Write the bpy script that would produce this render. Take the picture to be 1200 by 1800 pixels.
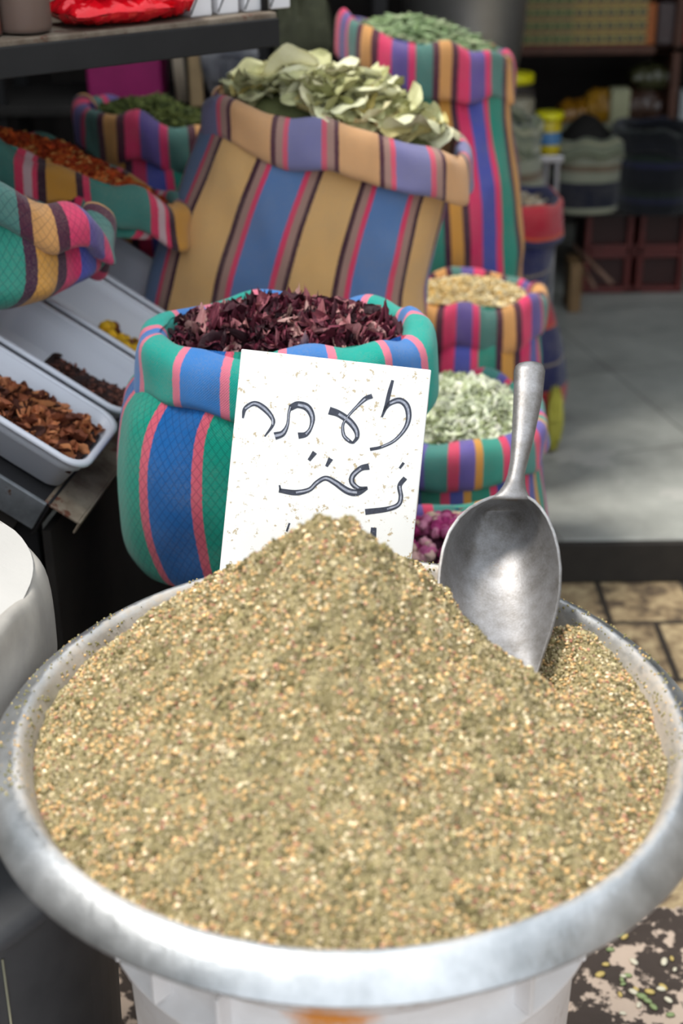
import bpy, math, random
import numpy as np
from mathutils import Vector, Matrix, noise as mn
random.seed(7); rng = np.random.default_rng(11)
for o in list(bpy.data.objects): bpy.data.objects.remove(o)
S = bpy.context.scene; C = S.collection
R = math.radians

# ------------------------------------------------------------ camera, world, sun, exposure
PITCH, ROLL, F, H = R(26.407), R(-.686), 2500.0, 1.4
_f = np.array([0, math.cos(PITCH), -math.sin(PITCH)]); _u = np.array([0, math.sin(PITCH), math.cos(PITCH)]); _r = np.array([1., 0, 0])
RR = math.cos(ROLL)*_r + math.sin(ROLL)*_u; UU = -math.sin(ROLL)*_r + math.cos(ROLL)*_u; FF = _f
CAM = np.array([0, 0, H])
cd = bpy.data.cameras.new('camera'); cam = bpy.data.objects.new('camera', cd); C.objects.link(cam)
cam.matrix_world = Matrix(((RR[0], UU[0], -FF[0], 0), (RR[1], UU[1], -FF[1], 0), (RR[2], UU[2], -FF[2], H), (0, 0, 0, 1)))
cd.sensor_fit = 'VERTICAL'; cd.sensor_height = 36; cd.sensor_width = 24; cd.lens = 50; cd.clip_start = .05
cd.dof.use_dof = True; cd.dof.focus_distance = 1.38; cd.dof.aperture_fstop = 4.3
S.camera = cam
w = bpy.data.worlds.new('world'); S.world = w; w.use_nodes = True
w.node_tree.nodes['Background'].inputs[0].default_value = (.86, .93, 1, 1)
w.node_tree.nodes['Background'].inputs[1].default_value = 1.4
sd = bpy.data.lights.new('sun', 'SUN'); sd.energy = 2.9; sd.angle = R(14); sd.color = (1, .95, .87)
sun = bpy.data.objects.new('sun', sd); C.objects.link(sun); sun.location = (-2, -2, 5)
sun.rotation_euler = Vector((.42, .10, -1)).to_track_quat('-Z', 'Y').to_euler()
S.view_settings.view_transform = 'Standard'; S.view_settings.look = 'None'; S.view_settings.gamma = 1
S.view_settings.use_curve_mapping = False; S.view_settings.exposure = .28

# ------------------------------------------------------------ geometry helpers
def ray(x, y): return (x-600)/F*RR - (y-900)/F*UU + FF
def at(x, y, Y): d = ray(x, y); return CAM + d*Y/d[1]          # point of the place seen at photo pixel x, y and distance Y
def atd(x, y, depth): return CAM + ray(x, y)*depth
def V3(p): return Vector((float(p[0]), float(p[1]), float(p[2])))

def empty(name, loc, label, cat, group=None):
    o = bpy.data.objects.new(name, None); C.objects.link(o); o.location = V3(loc); o.empty_display_size = .05
    o['label'] = label; o['category'] = cat
    if group: o['group'] = group
    return o
def tag(o, label=None, cat=None, group=None, kind=None):
    if label: o['label'] = label
    if cat: o['category'] = cat
    if group: o['group'] = group
    if kind: o['kind'] = kind
    return o
def wloc(o):
    l = Vector((0, 0, 0))
    while o: l += o.location; o = o.parent
    return l
def mk(name, V, Fc, mat, parent=None, smooth=True, base=None, col=None, uv=None):
    """one mesh object from world coordinates; faces: list or uniform int array"""
    V = np.asarray(V, dtype=np.float64)
    if parent is not None: org = np.array(wloc(parent)); loc = Vector((0, 0, 0))
    else:
        org = np.array(base if base is not None else [(V[:,0].min()+V[:,0].max())/2, (V[:,1].min()+V[:,1].max())/2, V[:,2].min()]); loc = V3(org)
    V = V - org
    me = bpy.data.meshes.new(name)
    if isinstance(Fc, np.ndarray):
        m, k = Fc.shape
        me.vertices.add(len(V)); me.vertices.foreach_set('co', V.astype(np.float32).ravel())
        me.loops.add(m*k); me.loops.foreach_set('vertex_index', Fc.astype(np.int32).ravel())
        me.polygons.add(m); me.polygons.foreach_set('loop_start', np.arange(0, m*k, k, dtype=np.int32))
        me.polygons.foreach_set('loop_total', np.full(m, k, dtype=np.int32))
        me.update(calc_edges=True)
    else:
        me.from_pydata([tuple(v) for v in V], [], [tuple(int(i) for i in f) for f in Fc]); me.update()
    if smooth: me.polygons.foreach_set('use_smooth', [True]*len(me.polygons))
    if col is not None:
        a = me.color_attributes.new('Col', 'FLOAT_COLOR', 'POINT')
        c4 = np.ones((len(V), 4), dtype=np.float32); c4[:, :3] = col; a.data.foreach_set('color', c4.ravel())
    if uv is not None:
        L = me.uv_layers.new(name='UVMap'); li = np.zeros(len(me.loops), dtype=np.int32); me.loops.foreach_get('vertex_index', li)
        uv = np.asarray(uv, dtype=np.float32)
        L.data.foreach_set('uv', uv[li].ravel())
    if mat: me.materials.append(mat)
    o = bpy.data.objects.new(name, me); C.objects.link(o)
    if parent is not None: o.parent = parent
    o.location = loc
    return o
def bev(o, wd=.004, seg=2):
    m = o.modifiers.new('bevel', 'BEVEL'); m.width = wd; m.segments = seg; m.limit_method = 'ANGLE'; m.angle_limit = R(40); return o
BF = [(0,3,2,1), (4,5,6,7), (0,1,5,4), (1,2,6,5), (2,3,7,6), (3,0,4,7)]
def box(name, c, s, mat, parent=None, rz=0, bevel=.004, ax=None, base=None):
    hx, hy, hz = s[0]/2, s[1]/2, s[2]/2
    P = np.array([(-hx,-hy,-hz),(hx,-hy,-hz),(hx,hy,-hz),(-hx,hy,-hz),(-hx,-hy,hz),(hx,-hy,hz),(hx,hy,hz),(-hx,hy,hz)])
    if ax is None: ca, sa = math.cos(rz), math.sin(rz); ax = np.array([(ca, sa, 0), (-sa, ca, 0), (0, 0, 1)])
    P = P@np.asarray(ax) + np.asarray(c)
    o = mk(name, P, BF, mat, parent, smooth=False, base=base)
    if bevel: bev(o, bevel)
    return o
def lathe(name, prof, c, mat, parent=None, n=48, sx=1, sy=1, rz=0, wob=0, cap=True, axis=None, uvs=False):
    V = []; UV = []
    L = 0
    for i, (r, z) in enumerate(prof):
        if i: L += math.hypot(r-prof[i-1][0], z-prof[i-1][1])
        for k in range(n):
            a = 2*math.pi*k/n
            rr = r*(1+wob*mn.noise(Vector((math.cos(a)*2, math.sin(a)*2, z*9+r*5))))
            V.append((rr*math.cos(a)*sx, rr*math.sin(a)*sy, z)); UV.append((k/n, L))
    V = np.array(V)
    if rz: ca, sa = math.cos(rz), math.sin(rz); V = V@np.array([(ca, sa, 0), (-sa, ca, 0), (0, 0, 1)])
    if axis is not None: V = V@np.asarray(axis)
    V = V + np.asarray(c)
    Fc = [(i*n+k, i*n+(k+1)%n, (i+1)*n+(k+1)%n, (i+1)*n+k) for i in range(len(prof)-1) for k in range(n)]
    if cap:
        if prof[0][0] > 1e-5: Fc.append(tuple(range(n))[::-1])
        if prof[-1][0] > 1e-5: Fc.append(tuple(range((len(prof)-1)*n, len(prof)*n)))
    return mk(name, V, Fc, mat, parent, uv=UV if uvs else None)
def tube(name, pts, r, mat, parent=None, n=8):
    pts = [V3(p) for p in pts]; rs = r if isinstance(r, (list, tuple)) else [r]*len(pts); V = []
    for i, p in enumerate(pts):
        t = (pts[min(i+1, len(pts)-1)]-pts[max(i-1, 0)]).normalized()
        a = t.cross(Vector((0, 0, 1)) if abs(t.z) < .9 else Vector((1, 0, 0))).normalized(); b = t.cross(a)
        for k in range(n): q = 2*math.pi*k/n; V.append(p+(a*math.cos(q)+b*math.sin(q))*rs[i])
    Fc = [(i*n+k, i*n+(k+1)%n, (i+1)*n+(k+1)%n, (i+1)*n+k) for i in range(len(pts)-1) for k in range(n)]
    Fc += [tuple(range(n))[::-1], tuple(range((len(pts)-1)*n, len(pts)*n))]
    return mk(name, V, Fc, mat, parent)

# numpy value noise for the fine surfaces
_tab = rng.random((256, 256))
def vn(x, y):
    xi = np.floor(x).astype(int); yi = np.floor(y).astype(int); fx = x-xi; fy = y-yi
    fx = fx*fx*(3-2*fx); fy = fy*fy*(3-2*fy)
    g = lambda a, b: _tab[a & 255, b & 255]
    return (g(xi, yi)*(1-fx)+g(xi+1, yi)*fx)*(1-fy)+(g(xi, yi+1)*(1-fx)+g(xi+1, yi+1)*fx)*fy - .5
def fbm(x, y, o=4):
    s = 0; a = 1
    for i in range(o): s = s + a*vn(x+i*17.3, y-i*9.1); x = x*2.03; y = y*2.03; a *= .5
    return s

# ------------------------------------------------------------ materials
def lin(h):
    if isinstance(h, str): h = [int(h[i:i+2], 16)/255 for i in (0, 2, 4)]
    return tuple((c/12.92 if c <= .04045 else ((c+.055)/1.055)**2.4) for c in h)
class NT:
    def __init__(s, name):
        s.m = bpy.data.materials.new(name); s.m.use_nodes = True; s.t = s.m.node_tree; s.b = s.t.nodes['Principled BSDF']
    def n(s, ty, **k):
        x = s.t.nodes.new(ty)
        for a, v in k.items(): setattr(x, a, v)
        return x
    def l(s, a, b): s.t.links.new(a, b)
    def math(s, op, a, b=None, c=None):
        x = s.n('ShaderNodeMath', operation=op)
        for i, v in enumerate((a, b, c)):
            if v is None: continue
            if isinstance(v, (int, float)): x.inputs[i].default_value = v
            else: s.l(v, x.inputs[i])
        return x.outputs[0]
    def noise(s, vec, sc, det=4, ro=.6):
        x = s.n('ShaderNodeTexNoise'); x.inputs['Scale'].default_value = sc; x.inputs['Detail'].default_value = det; x.inputs['Roughness'].default_value = ro
        if vec is not None: s.l(vec, x.inputs['Vector'])
        return x.outputs['Fac']
    def ramp(s, fac, stops, interp='LINEAR'):
        x = s.n('ShaderNodeValToRGB'); e = x.color_ramp; e.interpolation = interp
        while len(e.elements) > 1: e.elements.remove(e.elements[-1])
        for i, (p, c) in enumerate(stops):
            el = e.elements[0] if i == 0 else e.elements.new(min(p, 1))
            el.position = min(p, 1); el.color = (*c, 1) if len(c) == 3 else c
        s.l(fac, x.inputs[0]); return x.outputs[0]
    def mix(s, fac, a, b, mode='MIX'):
        x = s.n('ShaderNodeMix', data_type='RGBA', blend_type=mode)
        for sock, v in ((x.inputs[0], fac), (x.inputs[6], a), (x.inputs[7], b)):
            if isinstance(v, (int, float)): sock.default_value = v
            elif isinstance(v, tuple): sock.default_value = (*v[:3], 1)
            else: s.l(v, sock)
        return x.outputs[2]
    def bump(s, h, st=.3, d=.002):
        x = s.n('ShaderNodeBump'); x.inputs['Strength'].default_value = st; x.inputs['Distance'].default_value = d
        s.l(h, x.inputs['Height']); s.l(x.outputs[0], s.b.inputs['Normal'])
    def coord(s, k='Object'): return s.n('ShaderNodeTexCoord').outputs[k]
def plain(name, c, rough=.6, metal=0, var=.25, sc=18, c2=None, bump=.15, spot=None, trans=0, alpha=1, coat=0):
    t = NT(name); co = t.coord(); nf = t.noise(co, sc, 5)
    a = lin(c); b = lin(c2) if c2 else tuple(x*(1-var) for x in a)
    col = t.ramp(nf, [(.3, b), (.68, a)])
    if spot:
        sp = t.noise(co, spot[1], 4, .7); col = t.mix(t.ramp(sp, [(spot[2], (0,0,0)), (spot[2]+.05, (1,1,1))]), col, lin(spot[0]))
    t.l(col, t.b.inputs['Base Color']); t.b.inputs['Roughness'].default_value = rough; t.b.inputs['Metallic'].default_value = metal
    if bump: t.bump(t.noise(co, sc*6, 3), bump, .001)
    if trans: t.b.inputs['Transmission Weight'].default_value = trans
    if alpha < 1: t.b.inputs['Alpha'].default_value = alpha
    if coat: t.b.inputs['Coat Weight'].default_value = coat
    return t.m
def vcol(name, rough=.8, sss=0, noise_amt=.2, sc=300, bump=.3, spec=.3):
    t = NT(name); a = t.n('ShaderNodeVertexColor', layer_name='Col'); nf = t.noise(t.coord(), sc, 3)
    k = t.ramp(nf, [(.3, (1-noise_amt,)*3), (.7, (1+noise_amt*.3,)*3)])
    t.l(t.mix(1., a.outputs[0], k, 'MULTIPLY'), t.b.inputs['Base Color']); t.b.inputs['Roughness'].default_value = rough
    t.b.inputs['Specular IOR Level'].default_value = spec
    if bump: t.bump(nf, bump, .0006)
    return t.m
def randcol(name, stops, rough=.6, sc=60, vein=.25):
    """dried plant piece: tint differs from object to object"""
    t = NT(name); oi = t.n('ShaderNodeObjectInfo'); nf = t.noise(t.coord(), sc, 4)
    f = t.math('MULTIPLY_ADD', nf, vein*2, t.math('SUBTRACT', oi.outputs['Random'], vein))
    n = len(stops); col = t.ramp(f, [(i/(n-1), lin(c)) for i, c in enumerate(stops)])
    t.l(col, t.b.inputs['Base Color']); t.b.inputs['Roughness'].default_value = rough
    t.b.inputs['Specular IOR Level'].default_value = .35; t.bump(nf, .4, .001); return t.m
def fabric(name, stripes, off=0., diamond=None, dull=0, wear='9a9080', horizontal=False):
    """woven cotton: stripes = [(hex, width in metres)...] repeating round the sack; UV is in metres"""
    t = NT(name); uv = t.coord('UV'); sep = t.n('ShaderNodeSeparateXYZ'); t.l(uv, sep.inputs[0]); U, Vv = sep.outputs[0], sep.outputs[1]
    per = sum(s[1] for s in stripes); nw = t.noise(uv, 260, 2); src = Vv if horizontal else U
    uu = t.math('ADD', src, t.math('MULTIPLY', t.math('SUBTRACT', nw, .5), .0022))
    fr = t.math('FRACT', t.math('DIVIDE', t.math('ADD', uu, off), per))
    st = []; p = 0
    for h, wd in stripes: st.append((p/per, lin(h))); p += wd
    col = t.ramp(fr, st, 'CONSTANT')
    wx = t.math('SINE', t.math('MULTIPLY', U, 2*math.pi/.0026)); wy = t.math('SINE', t.math('MULTIPLY', Vv, 2*math.pi/.0026))
    wv = t.math('MULTIPLY', wx, wy)
    col = t.mix(t.math('MULTIPLY_ADD', wv, .12, .14), col, t.mix(.55, col, (0, 0, 0)))
    # worn, greyed threads in patches
    big = t.noise(uv, 11, 6, .75); fine = t.noise(uv, 420, 2)
    wearf = t.math('MULTIPLY', t.ramp(big, [(.40, (0,)*3), (.64, (1,)*3)]), t.ramp(fine, [(.4, (0.1,)*3), (.6, (.75,)*3)]))
    col = t.mix(t.math('MULTIPLY', wearf, .32), col, lin(wear))
    if dull: col = t.mix(dull, col, lin('8c7f8a'))
    h = wv
    if diamond:
        a = t.math('DIVIDE', U, diamond); b = t.math('DIVIDE', Vv, diamond*1.75)
        l1 = t.math('LESS_THAN', t.math('FRACT', t.math('ADD', a, b)), .13); l2 = t.math('LESS_THAN', t.math('FRACT', t.math('SUBTRACT', a, b)), .13)
        ln = t.math('MAXIMUM', l1, l2); col = t.mix(t.math('MULTIPLY', ln, .42), col, t.mix(.75, col, (0, 0, .03)))
        h = t.math('SUBTRACT', wv, t.math('MULTIPLY', ln, 1.5))
    t.l(col, t.b.inputs['Base Color']); t.b.inputs['Roughness'].default_value = .92; t.b.inputs['Specular IOR Level'].default_value = .15
    t.b.inputs['Sheen Weight'].default_value = .25
    t.bump(h, .45, .0006); return t.m
M = {}
M['alu'] = plain('brushed_aluminium', 'cfd1d1', .36, .92, .22, 14, 'a2a5a3', .12, ('9a988e', 30, .68))
def bowl_mat():
    t = NT('dusty_aluminium'); co = t.coord(); sp = t.n('ShaderNodeSeparateXYZ'); t.l(co, sp.inputs[0])
    r_ = t.math('SQRT', t.math('ADD', t.math('MULTIPLY', sp.outputs[0], sp.outputs[0]), t.math('MULTIPLY', sp.outputs[1], sp.outputs[1])))
    nf = t.noise(co, 12, 6, .65); n2 = t.noise(co, 160, 4, .7); n3 = t.noise(co, 30, 5, .7)
    metal = t.ramp(nf, [(.35, lin('a6a9ab')), (.62, lin('d6d8da'))])
    rr_ = t.math('ADD', r_, t.math('MULTIPLY', t.math('SUBTRACT', n3, .5), .016))
    dust = t.ramp(t.math('MULTIPLY', rr_, 3.), [(.70, (1,)*3), (.757, (.95,)*3), (.775, (0,)*3)])       # fine spice dust clings inside the crest
    dk = t.math('MULTIPLY', t.math('MULTIPLY', dust, t.ramp(n2, [(.3, (.35,)*3), (.6, (.95,)*3)])), t.ramp(t.noise(co, 7, 3), [(.36, (.25,)*3), (.58, (1,)*3)]))
    t.l(t.mix(dk, metal, lin('bdb0a0')), t.b.inputs['Base Color'])
    t.l(t.math('SUBTRACT', .92, t.math('MULTIPLY', dk, .9)), t.b.inputs['Metallic'])
    t.l(t.math('MULTIPLY_ADD', dk, .4, t.math('MULTIPLY_ADD', nf, .25, .24)), t.b.inputs['Roughness'])
    t.bump(t.math('ADD', n2, t.math('MULTIPLY', nf, 4.)), .2, .0015); return t.m
M['bowl'] = bowl_mat()
M['dark'] = plain('dark_steel', '2b2b2e', .5, .3, .3)
M['black'] = plain('black_paint', '141315', .7, 0, .3)
M['rail'] = plain('dull_black_rail', '1b1a1a', .85, 0, .3)
M['crate'] = plain('dark_crate', '26221f', .8, 0, .4)
M['board'] = plain('white_sign_board', 'e2e3e2', .45, 0, .03, 5, None, .03, ('b3a386', 150, .60))
M['plastic'] = plain('milky_plastic', 'c9ccd6', .35, 0, .06, 4, None, .03)
M['wplastic'] = plain('stained_white_plastic', 'e6e3e2', .5, 0, .12, 9, 'cfc8c4', .1, ('8a6a4c', 22, .64))
M['rust'] = plain('rusty_steel', '8d8273', .7, .2, .4, 30, '5a4a3c', .4, ('5b3526', 26, .6))
M['steel'] = plain('worn_grey_steel', '8a8f95', .55, .5, .35, 22, '5e6266', .3, ('5a3a28', 40, .6))
M['bin'] = plain('dark_grey_bin', '4a4b4e', .55, 0, .25, 12, '38393c', .1)
M['canvas'] = plain('grey_canvas', 'b2ada5', .9, 0, .12, 12, '918d88', .5)
M['canvas2'] = plain('tan_canvas', '9c8f7d', .9, 0, .12, 30, '9c8f7c', .5)
M['whitecloth'] = plain('white_paper', 'c2bfba', .8, 0, .05, 20, None, .3)
M['wood'] = plain('brown_wood', '5a3626', .6, 0, .35, 20)
M['pale_wood'] = plain('pale_wood', 'a58c66', .7, 0, .25, 20)
M['red_foil'] = plain('red_foil', 'd81020', .16, .25, .2, 9, 'b00614', 0)
M['magenta'] = plain('magenta_card', 'a11c66', .5, 0, .2)
M['seed_mix'] = vcol('zaatar_grain', .85, 0, .2, 500, .2, .2)

# ------------------------------------------------------------ the setting
def tilemat(name, c1, c2, sx, sy, mortar, msize, rot=0, blot=None, rough=.7, grout_soft=.1):
    t = NT(name); co = t.coord(); mp = t.n('ShaderNodeMapping'); t.l(co, mp.inputs[0]); mp.inputs['Rotation'].default_value = (0, 0, rot)
    b = t.n('ShaderNodeTexBrick', offset=0); t.l(mp.outputs[0], b.inputs['Vector'])
    b.inputs['Color1'].default_value = (*lin(c1), 1); b.inputs['Color2'].default_value = (*lin(c2), 1); b.inputs['Mortar'].default_value = (*lin(mortar), 1)
    b.inputs['Scale'].default_value = 1; b.inputs['Brick Width'].default_value = sx; b.inputs['Row Height'].default_value = sy
    b.inputs['Mortar Size'].default_value = msize; b.inputs['Mortar Smooth'].default_value = grout_soft
    nf = t.noise(co, 7, 7, .65); col = t.mix(1., b.outputs[0], t.ramp(nf, [(.3, (.62,)*3), (.7, (1.1,)*3)]), 'MULTIPLY')
    if blot: col = t.mix(t.ramp(t.noise(co, blot[1], 5, .6), [(blot[2], (0,)*3), (blot[2]+.03, (1,)*3)]), col, lin(blot[0]))
    t.l(col, t.b.inputs['Base Color']); t.b.inputs['Roughness'].default_value = rough
    t.bump(t.math('ADD', t.math('MULTIPLY', b.outputs[1], -1.), t.noise(co, 60, 4)), .5, .004); return t.m
def pavement():
    t = NT('worn_paving'); co = t.coord(); sp = t.n('ShaderNodeSeparateXYZ'); t.l(co, sp.inputs[0])
    nf = t.noise(co, 30, 6, .62); n2 = t.noise(co, 9, 5, .6)
    blot = t.ramp(t.math('ADD', nf, t.math('MULTIPLY', t.math('SUBTRACT', n2, .5), .5)), [(.51, lin('3a302a')), (.54, lin('b8a595'))])
    b = t.n('ShaderNodeTexBrick', offset=.5); t.l(co, b.inputs['Vector']); b.inputs['Scale'].default_value = 1
    b.inputs['Brick Width'].default_value = .17; b.inputs['Row Height'].default_value = .2; b.inputs['Mortar Size'].default_value = .008; b.inputs['Mortar Smooth'].default_value = .4
    tan = t.ramp(nf, [(.38, lin('57493a')), (.5, lin('8f7b5d')), (.66, lin('b8a47f'))])
    b.inputs['Mortar'].default_value = (*lin('2e2720'), 1); t.l(tan, b.inputs['Color1']); t.l(tan, b.inputs['Color2'])
    k = t.ramp(t.math('MULTIPLY_ADD', sp.outputs[1], .5, 0), [(.0, (0,)*3), (.86, (0,)*3), (.9, (1,)*3)])
    # object origin lies at the near edge: worn dark stones near, tan stones beyond
    kk = t.math('GREATER_THAN', t.math('ADD', sp.outputs[1], t.math('MULTIPLY', n2, .25)), PV)
    t.l(t.mix(kk, blot, b.outputs[0]), t.b.inputs['Base Color']); t.b.inputs['Roughness'].default_value = .75
    t.bump(nf, .5, .006); return t.m
PV = 1.15
def plane(name, pts, mat, thick=.05, n=(0, 0, -1)):
    P = [np.asarray(p, float) for p in pts]; n = np.asarray(n, float)*thick; V = P+[p+n for p in P]
    o = mk(name, V, BF, mat, smooth=False); o['kind'] = 'structure'; return o
fl = plane('floor', [(-3, -1.5, 0), (3, -1.5, 0), (3, 2.56, 0), (-3, 2.56, 0)], pavement(), .08)
fl2 = box('floor_inner', (0, 4.25, .045), (6, 3.5, .09), tilemat('grey_floor_tile', 'b6b8b0', 'a8aaa4', .48, .48, '85847e', .003, R(-14), ('b4b4ae', 4, .62), .45), bevel=.006); fl2['kind'] = 'structure'
fl2.name = 'floor'
box('trim_1', (0, 2.492, .045), (6, .016, .088), plain('dark_step_riser', '2e2a26', .8, 0, .4, 25), bevel=.003)['kind'] = 'structure'
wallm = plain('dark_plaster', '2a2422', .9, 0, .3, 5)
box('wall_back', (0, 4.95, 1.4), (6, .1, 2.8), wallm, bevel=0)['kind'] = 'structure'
box('wall_left', (-1.0, 3.1, 1.4), (.1, 3.6, 2.8), wallm, bevel=0)['kind'] = 'structure'  # dark plane brought in close to add shade over the left sacks
box('wall_added_left', (-1.75, -.1, 1.3), (.1, 2.9, 2.6), plain('added_wall', '6e665c', .9, 0, .3, 5), bevel=0)['kind'] = 'structure'  # unseen, added to darken the bowl's left reflections and give the light direction
box('wall_added_right', (2.7, .6, 1.6), (.1, 4.2, 3.2), plain('added_wall_right', '8a8072', .9, 0, .3, 5), bevel=0)['kind'] = 'structure'  # unseen, added to darken what the bowl's right side reflects
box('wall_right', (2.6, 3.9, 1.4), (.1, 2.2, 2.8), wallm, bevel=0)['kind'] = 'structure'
box('ceiling_added', (.6, 3.9, 2.55), (4, 2.3, .06), wallm, bevel=0)['kind'] = 'structure'  # unseen slab added to block sky light and dim the shop

# ------------------------------------------------------------ big bowl and its heap
BX, BY, BZ = .0040, .9196, .768      # centre and crest height of the bowl
bt = empty('serving_bowl', (BX, BY, BZ-.118), 'large round dented aluminium bowl with a wide flared rim, filled with green spice mix', 'bowl')
prof = [(0,-.122),(.11,-.121),(.15,-.114),(.187,-.091),(.22,-.061),(.238,-.036),(.2445,-.017),(.249,-.006),(.2525,-.0008),(.2555,0),(.259,-.0012),(.265,-.0048),(.2715,-.0105),(.2765,-.016),(.2797,-.0205),(.2802,-.0225),(.279,-.0235),(.2775,-.0222),(.274,-.0172),(.269,-.0118),(.2635,-.0070),(.2575,-.0040),(.2525,-.0075),(.2475,-.0195),(.241,-.038),(.223,-.0635),(.19,-.094),(.152,-.1175),(.11,-.1245),(0,-.1255)]
lathe('bowl_body', [p for p in prof if p[0] >= 0], (BX, BY, BZ), M['bowl'], bt, n=160, wob=.006, cap=False)

SC_T = at(958, 1165, 1.02)         # where the scoop's tip goes in
def heap_h(X, Y):
    x = X-BX; y = Y-BY; r = np.hypot(x, y); a = np.arctan2(y, x)
    px, py = -.012, .012; rp = np.hypot(x-px, (y-py)*1.0)
    rb = .245
    t = np.clip(rp/(rb+.01*np.cos(a)), 0, 1.2)
    h = -.006 + .186*np.clip(1-t, 0, 1) + .006*np.sin(np.pi*np.clip(t, 0, 1))
    h = h - .010*np.exp(-(rp/.030)**2) - .022*np.exp(-((rp-.082)/.048)**2) - .006*np.exp(-((rp-.17)/.05)**2)
    h = h - .030*np.exp(-(((x-.115)/.035)**2+((y-.050)/.040)**2)) - .022*np.exp(-(((x-.150)/.022)**2+((y-.055)/.03)**2)) - .034*np.exp(-(((x-.128)/.038)**2+((y-.112)/.045)**2))
    h = h - .050*np.exp(-(((x-.150)/.050)**2+((y-.085)/.050)**2))                      # hollow where the scoop digs
    h = h - .020*np.exp(-(((x-.165)/.035)**2+((y-.02)/.06)**2))
    h = h - .034*np.exp(-(((x-.125)/.050)**2+((y-.165)/.042)**2)) + .022*np.exp(-(((x-.205)/.026)**2+((y-.142)/.03)**2)) + .018*np.exp(-(((x-.215)/.028)**2+((y-.105)/.05)**2))                       # bank pushed up to the rim
    h = h - .014*np.exp(-(((x+.055)/.022)**2+((y+.150)/.030)**2)) - .010*np.exp(-(((x-.045)/.03)**2+((y+.10)/.05)**2))
    h = h + .008*np.exp(-(((x+.07)/.06)**2+((y+.06)/.03)**2))
    cl = np.abs(fbm(x*75+5, y*75, 3)); env = np.clip(1.15-t, .25, 1)
    h = h + .018*fbm(x*16+3, y*16+8, 3)*np.clip(1.3-t, .2, 1) + 0.017*fbm(x*48, y*48, 3)*env + .011*(.3-cl)*env + .0065*fbm(x*190, y*190, 3)
    edge = np.clip((r-.225)/.03, 0, 1); h = h*(1-edge) + edge*np.minimum(h, -.004+.014*fbm(x*20, y*20, 3)-.006*edge)
    return .755 + h
N = 520; g = np.linspace(-.25, .25, N); GX, GY = np.meshgrid(g+BX, g+BY)
GZ = heap_h(GX, GY); rr = np.hypot(GX-BX, GY-BY)
idx = -np.ones((N, N), dtype=int); keep = rr < .248; idx[keep] = np.arange(keep.sum())
q = np.stack([idx[:-1,:-1], idx[:-1,1:], idx[1:,1:], idx[1:,:-1]], -1).reshape(-1, 4); q = q[(q >= 0).all(1)]
Vh = np.stack([GX[keep], GY[keep], GZ[keep]], -1)
cn = fbm((Vh[:,0])*90, Vh[:,1]*90, 3)
def mixc(a, b, t): a = np.array(lin(a)); b = np.array(lin(b)); return a+(b-a)*np.clip(t, 0, 1)[:, None]
heap = mk('spice_heap', Vh, q, M['seed_mix'], None, base=(BX, BY, BZ-.03), col=mixc('887c58', 'b0a178', cn+.5))
tag(heap, 'tall heap of green and tan herb and sesame spice mix filling the aluminium bowl', 'spice heap', kind='stuff')

def ico(sub=0):
    p = (1+5**.5)/2
    V = [(-1,p,0),(1,p,0),(-1,-p,0),(1,-p,0),(0,-1,p),(0,1,p),(0,-1,-p),(0,1,-p),(p,0,-1),(p,0,1),(-p,0,-1),(-p,0,1)]
    Fc = [(0,11,5),(0,5,1),(0,1,7),(0,7,10),(0,10,11),(1,5,9),(5,11,4),(11,10,2),(10,7,6),(7,1,8),(3,9,4),(3,4,2),(3,2,6),(3,6,8),(3,8,9),(4,9,5),(2,4,11),(6,2,10),(8,6,7),(9,8,1)]
    V = [np.array(v)/np.linalg.norm(v) for v in V]
    for _ in range(sub):
        c = {}; nf = []
        def mid(a, b):
            k = (min(a, b), max(a, b))
            if k not in c: m = V[a]+V[b]; V.append(m/np.linalg.norm(m)); c[k] = len(V)-1
            return c[k]
        for a, b, d in Fc: x, y, z = mid(a, b), mid(b, d), mid(d, a); nf += [(a,x,z),(b,y,x),(d,z,y),(x,y,z)]
        Fc = nf
    return np.array(V), np.array(Fc)
def rotm(n, up=None, tilt=None):
    """n random rotations; tilt limits the lean from lying flat"""
    if tilt is None:
        qn = rng.normal(size=(n, 4)); qn /= np.linalg.norm(qn, axis=1)[:, None]; a, b, c, d = qn.T
        return np.stack([np.stack([1-2*(c*c+d*d), 2*(b*c-a*d), 2*(b*d+a*c)], -1), np.stack([2*(b*c+a*d), 1-2*(b*b+d*d), 2*(c*d-a*b)], -1), np.stack([2*(b*d-a*c), 2*(c*d+a*b), 1-2*(b*b+c*c)], -1)], 1)
    az = rng.random(n)*2*np.pi; z = np.stack([np.sin(th := rng.random(n)*tilt)*np.cos(az), np.sin(th)*np.sin(az), np.cos(th)], -1)
    if up is not None: z = z + up; z /= np.linalg.norm(z, axis=1)[:, None]
    x = rng.normal(size=(n, 3)); x -= (x*z).sum(1)[:, None]*z; x /= np.linalg.norm(x, axis=1)[:, None]
    return np.stack([x, np.cross(z, x), z], -1)
def scatter(T, pos, rot, sc, cols):
    V0, F0 = T; n = len(pos)
    V = np.einsum('nij,nkj->nki', rot, V0[None]*sc[:, None, :]) + pos[:, None, :]
    Fc = F0[None]+(np.arange(n)*len(V0))[:, None, None]
    return V.reshape(-1, 3), Fc.reshape(-1, F0.shape[1]), np.repeat(cols, len(V0), 0)
def join(parts):
    V = []; Fc = []; Cc = []; o = 0
    for v, f, c in parts: V.append(v); Fc.append(f+o); Cc.append(c); o += len(v)
    return np.concatenate(V), np.concatenate(Fc), np.concatenate(Cc)
def pick(n, table):
    cs = np.array([lin(c) for c, _ in table]); p = np.array([w_ for _, w_ in table], float); p /= p.sum()
    c = cs[rng.choice(len(cs), n, p=p)]; return c*(1+.22*rng.normal(size=(n, 1)).clip(-2, 2))
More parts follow.
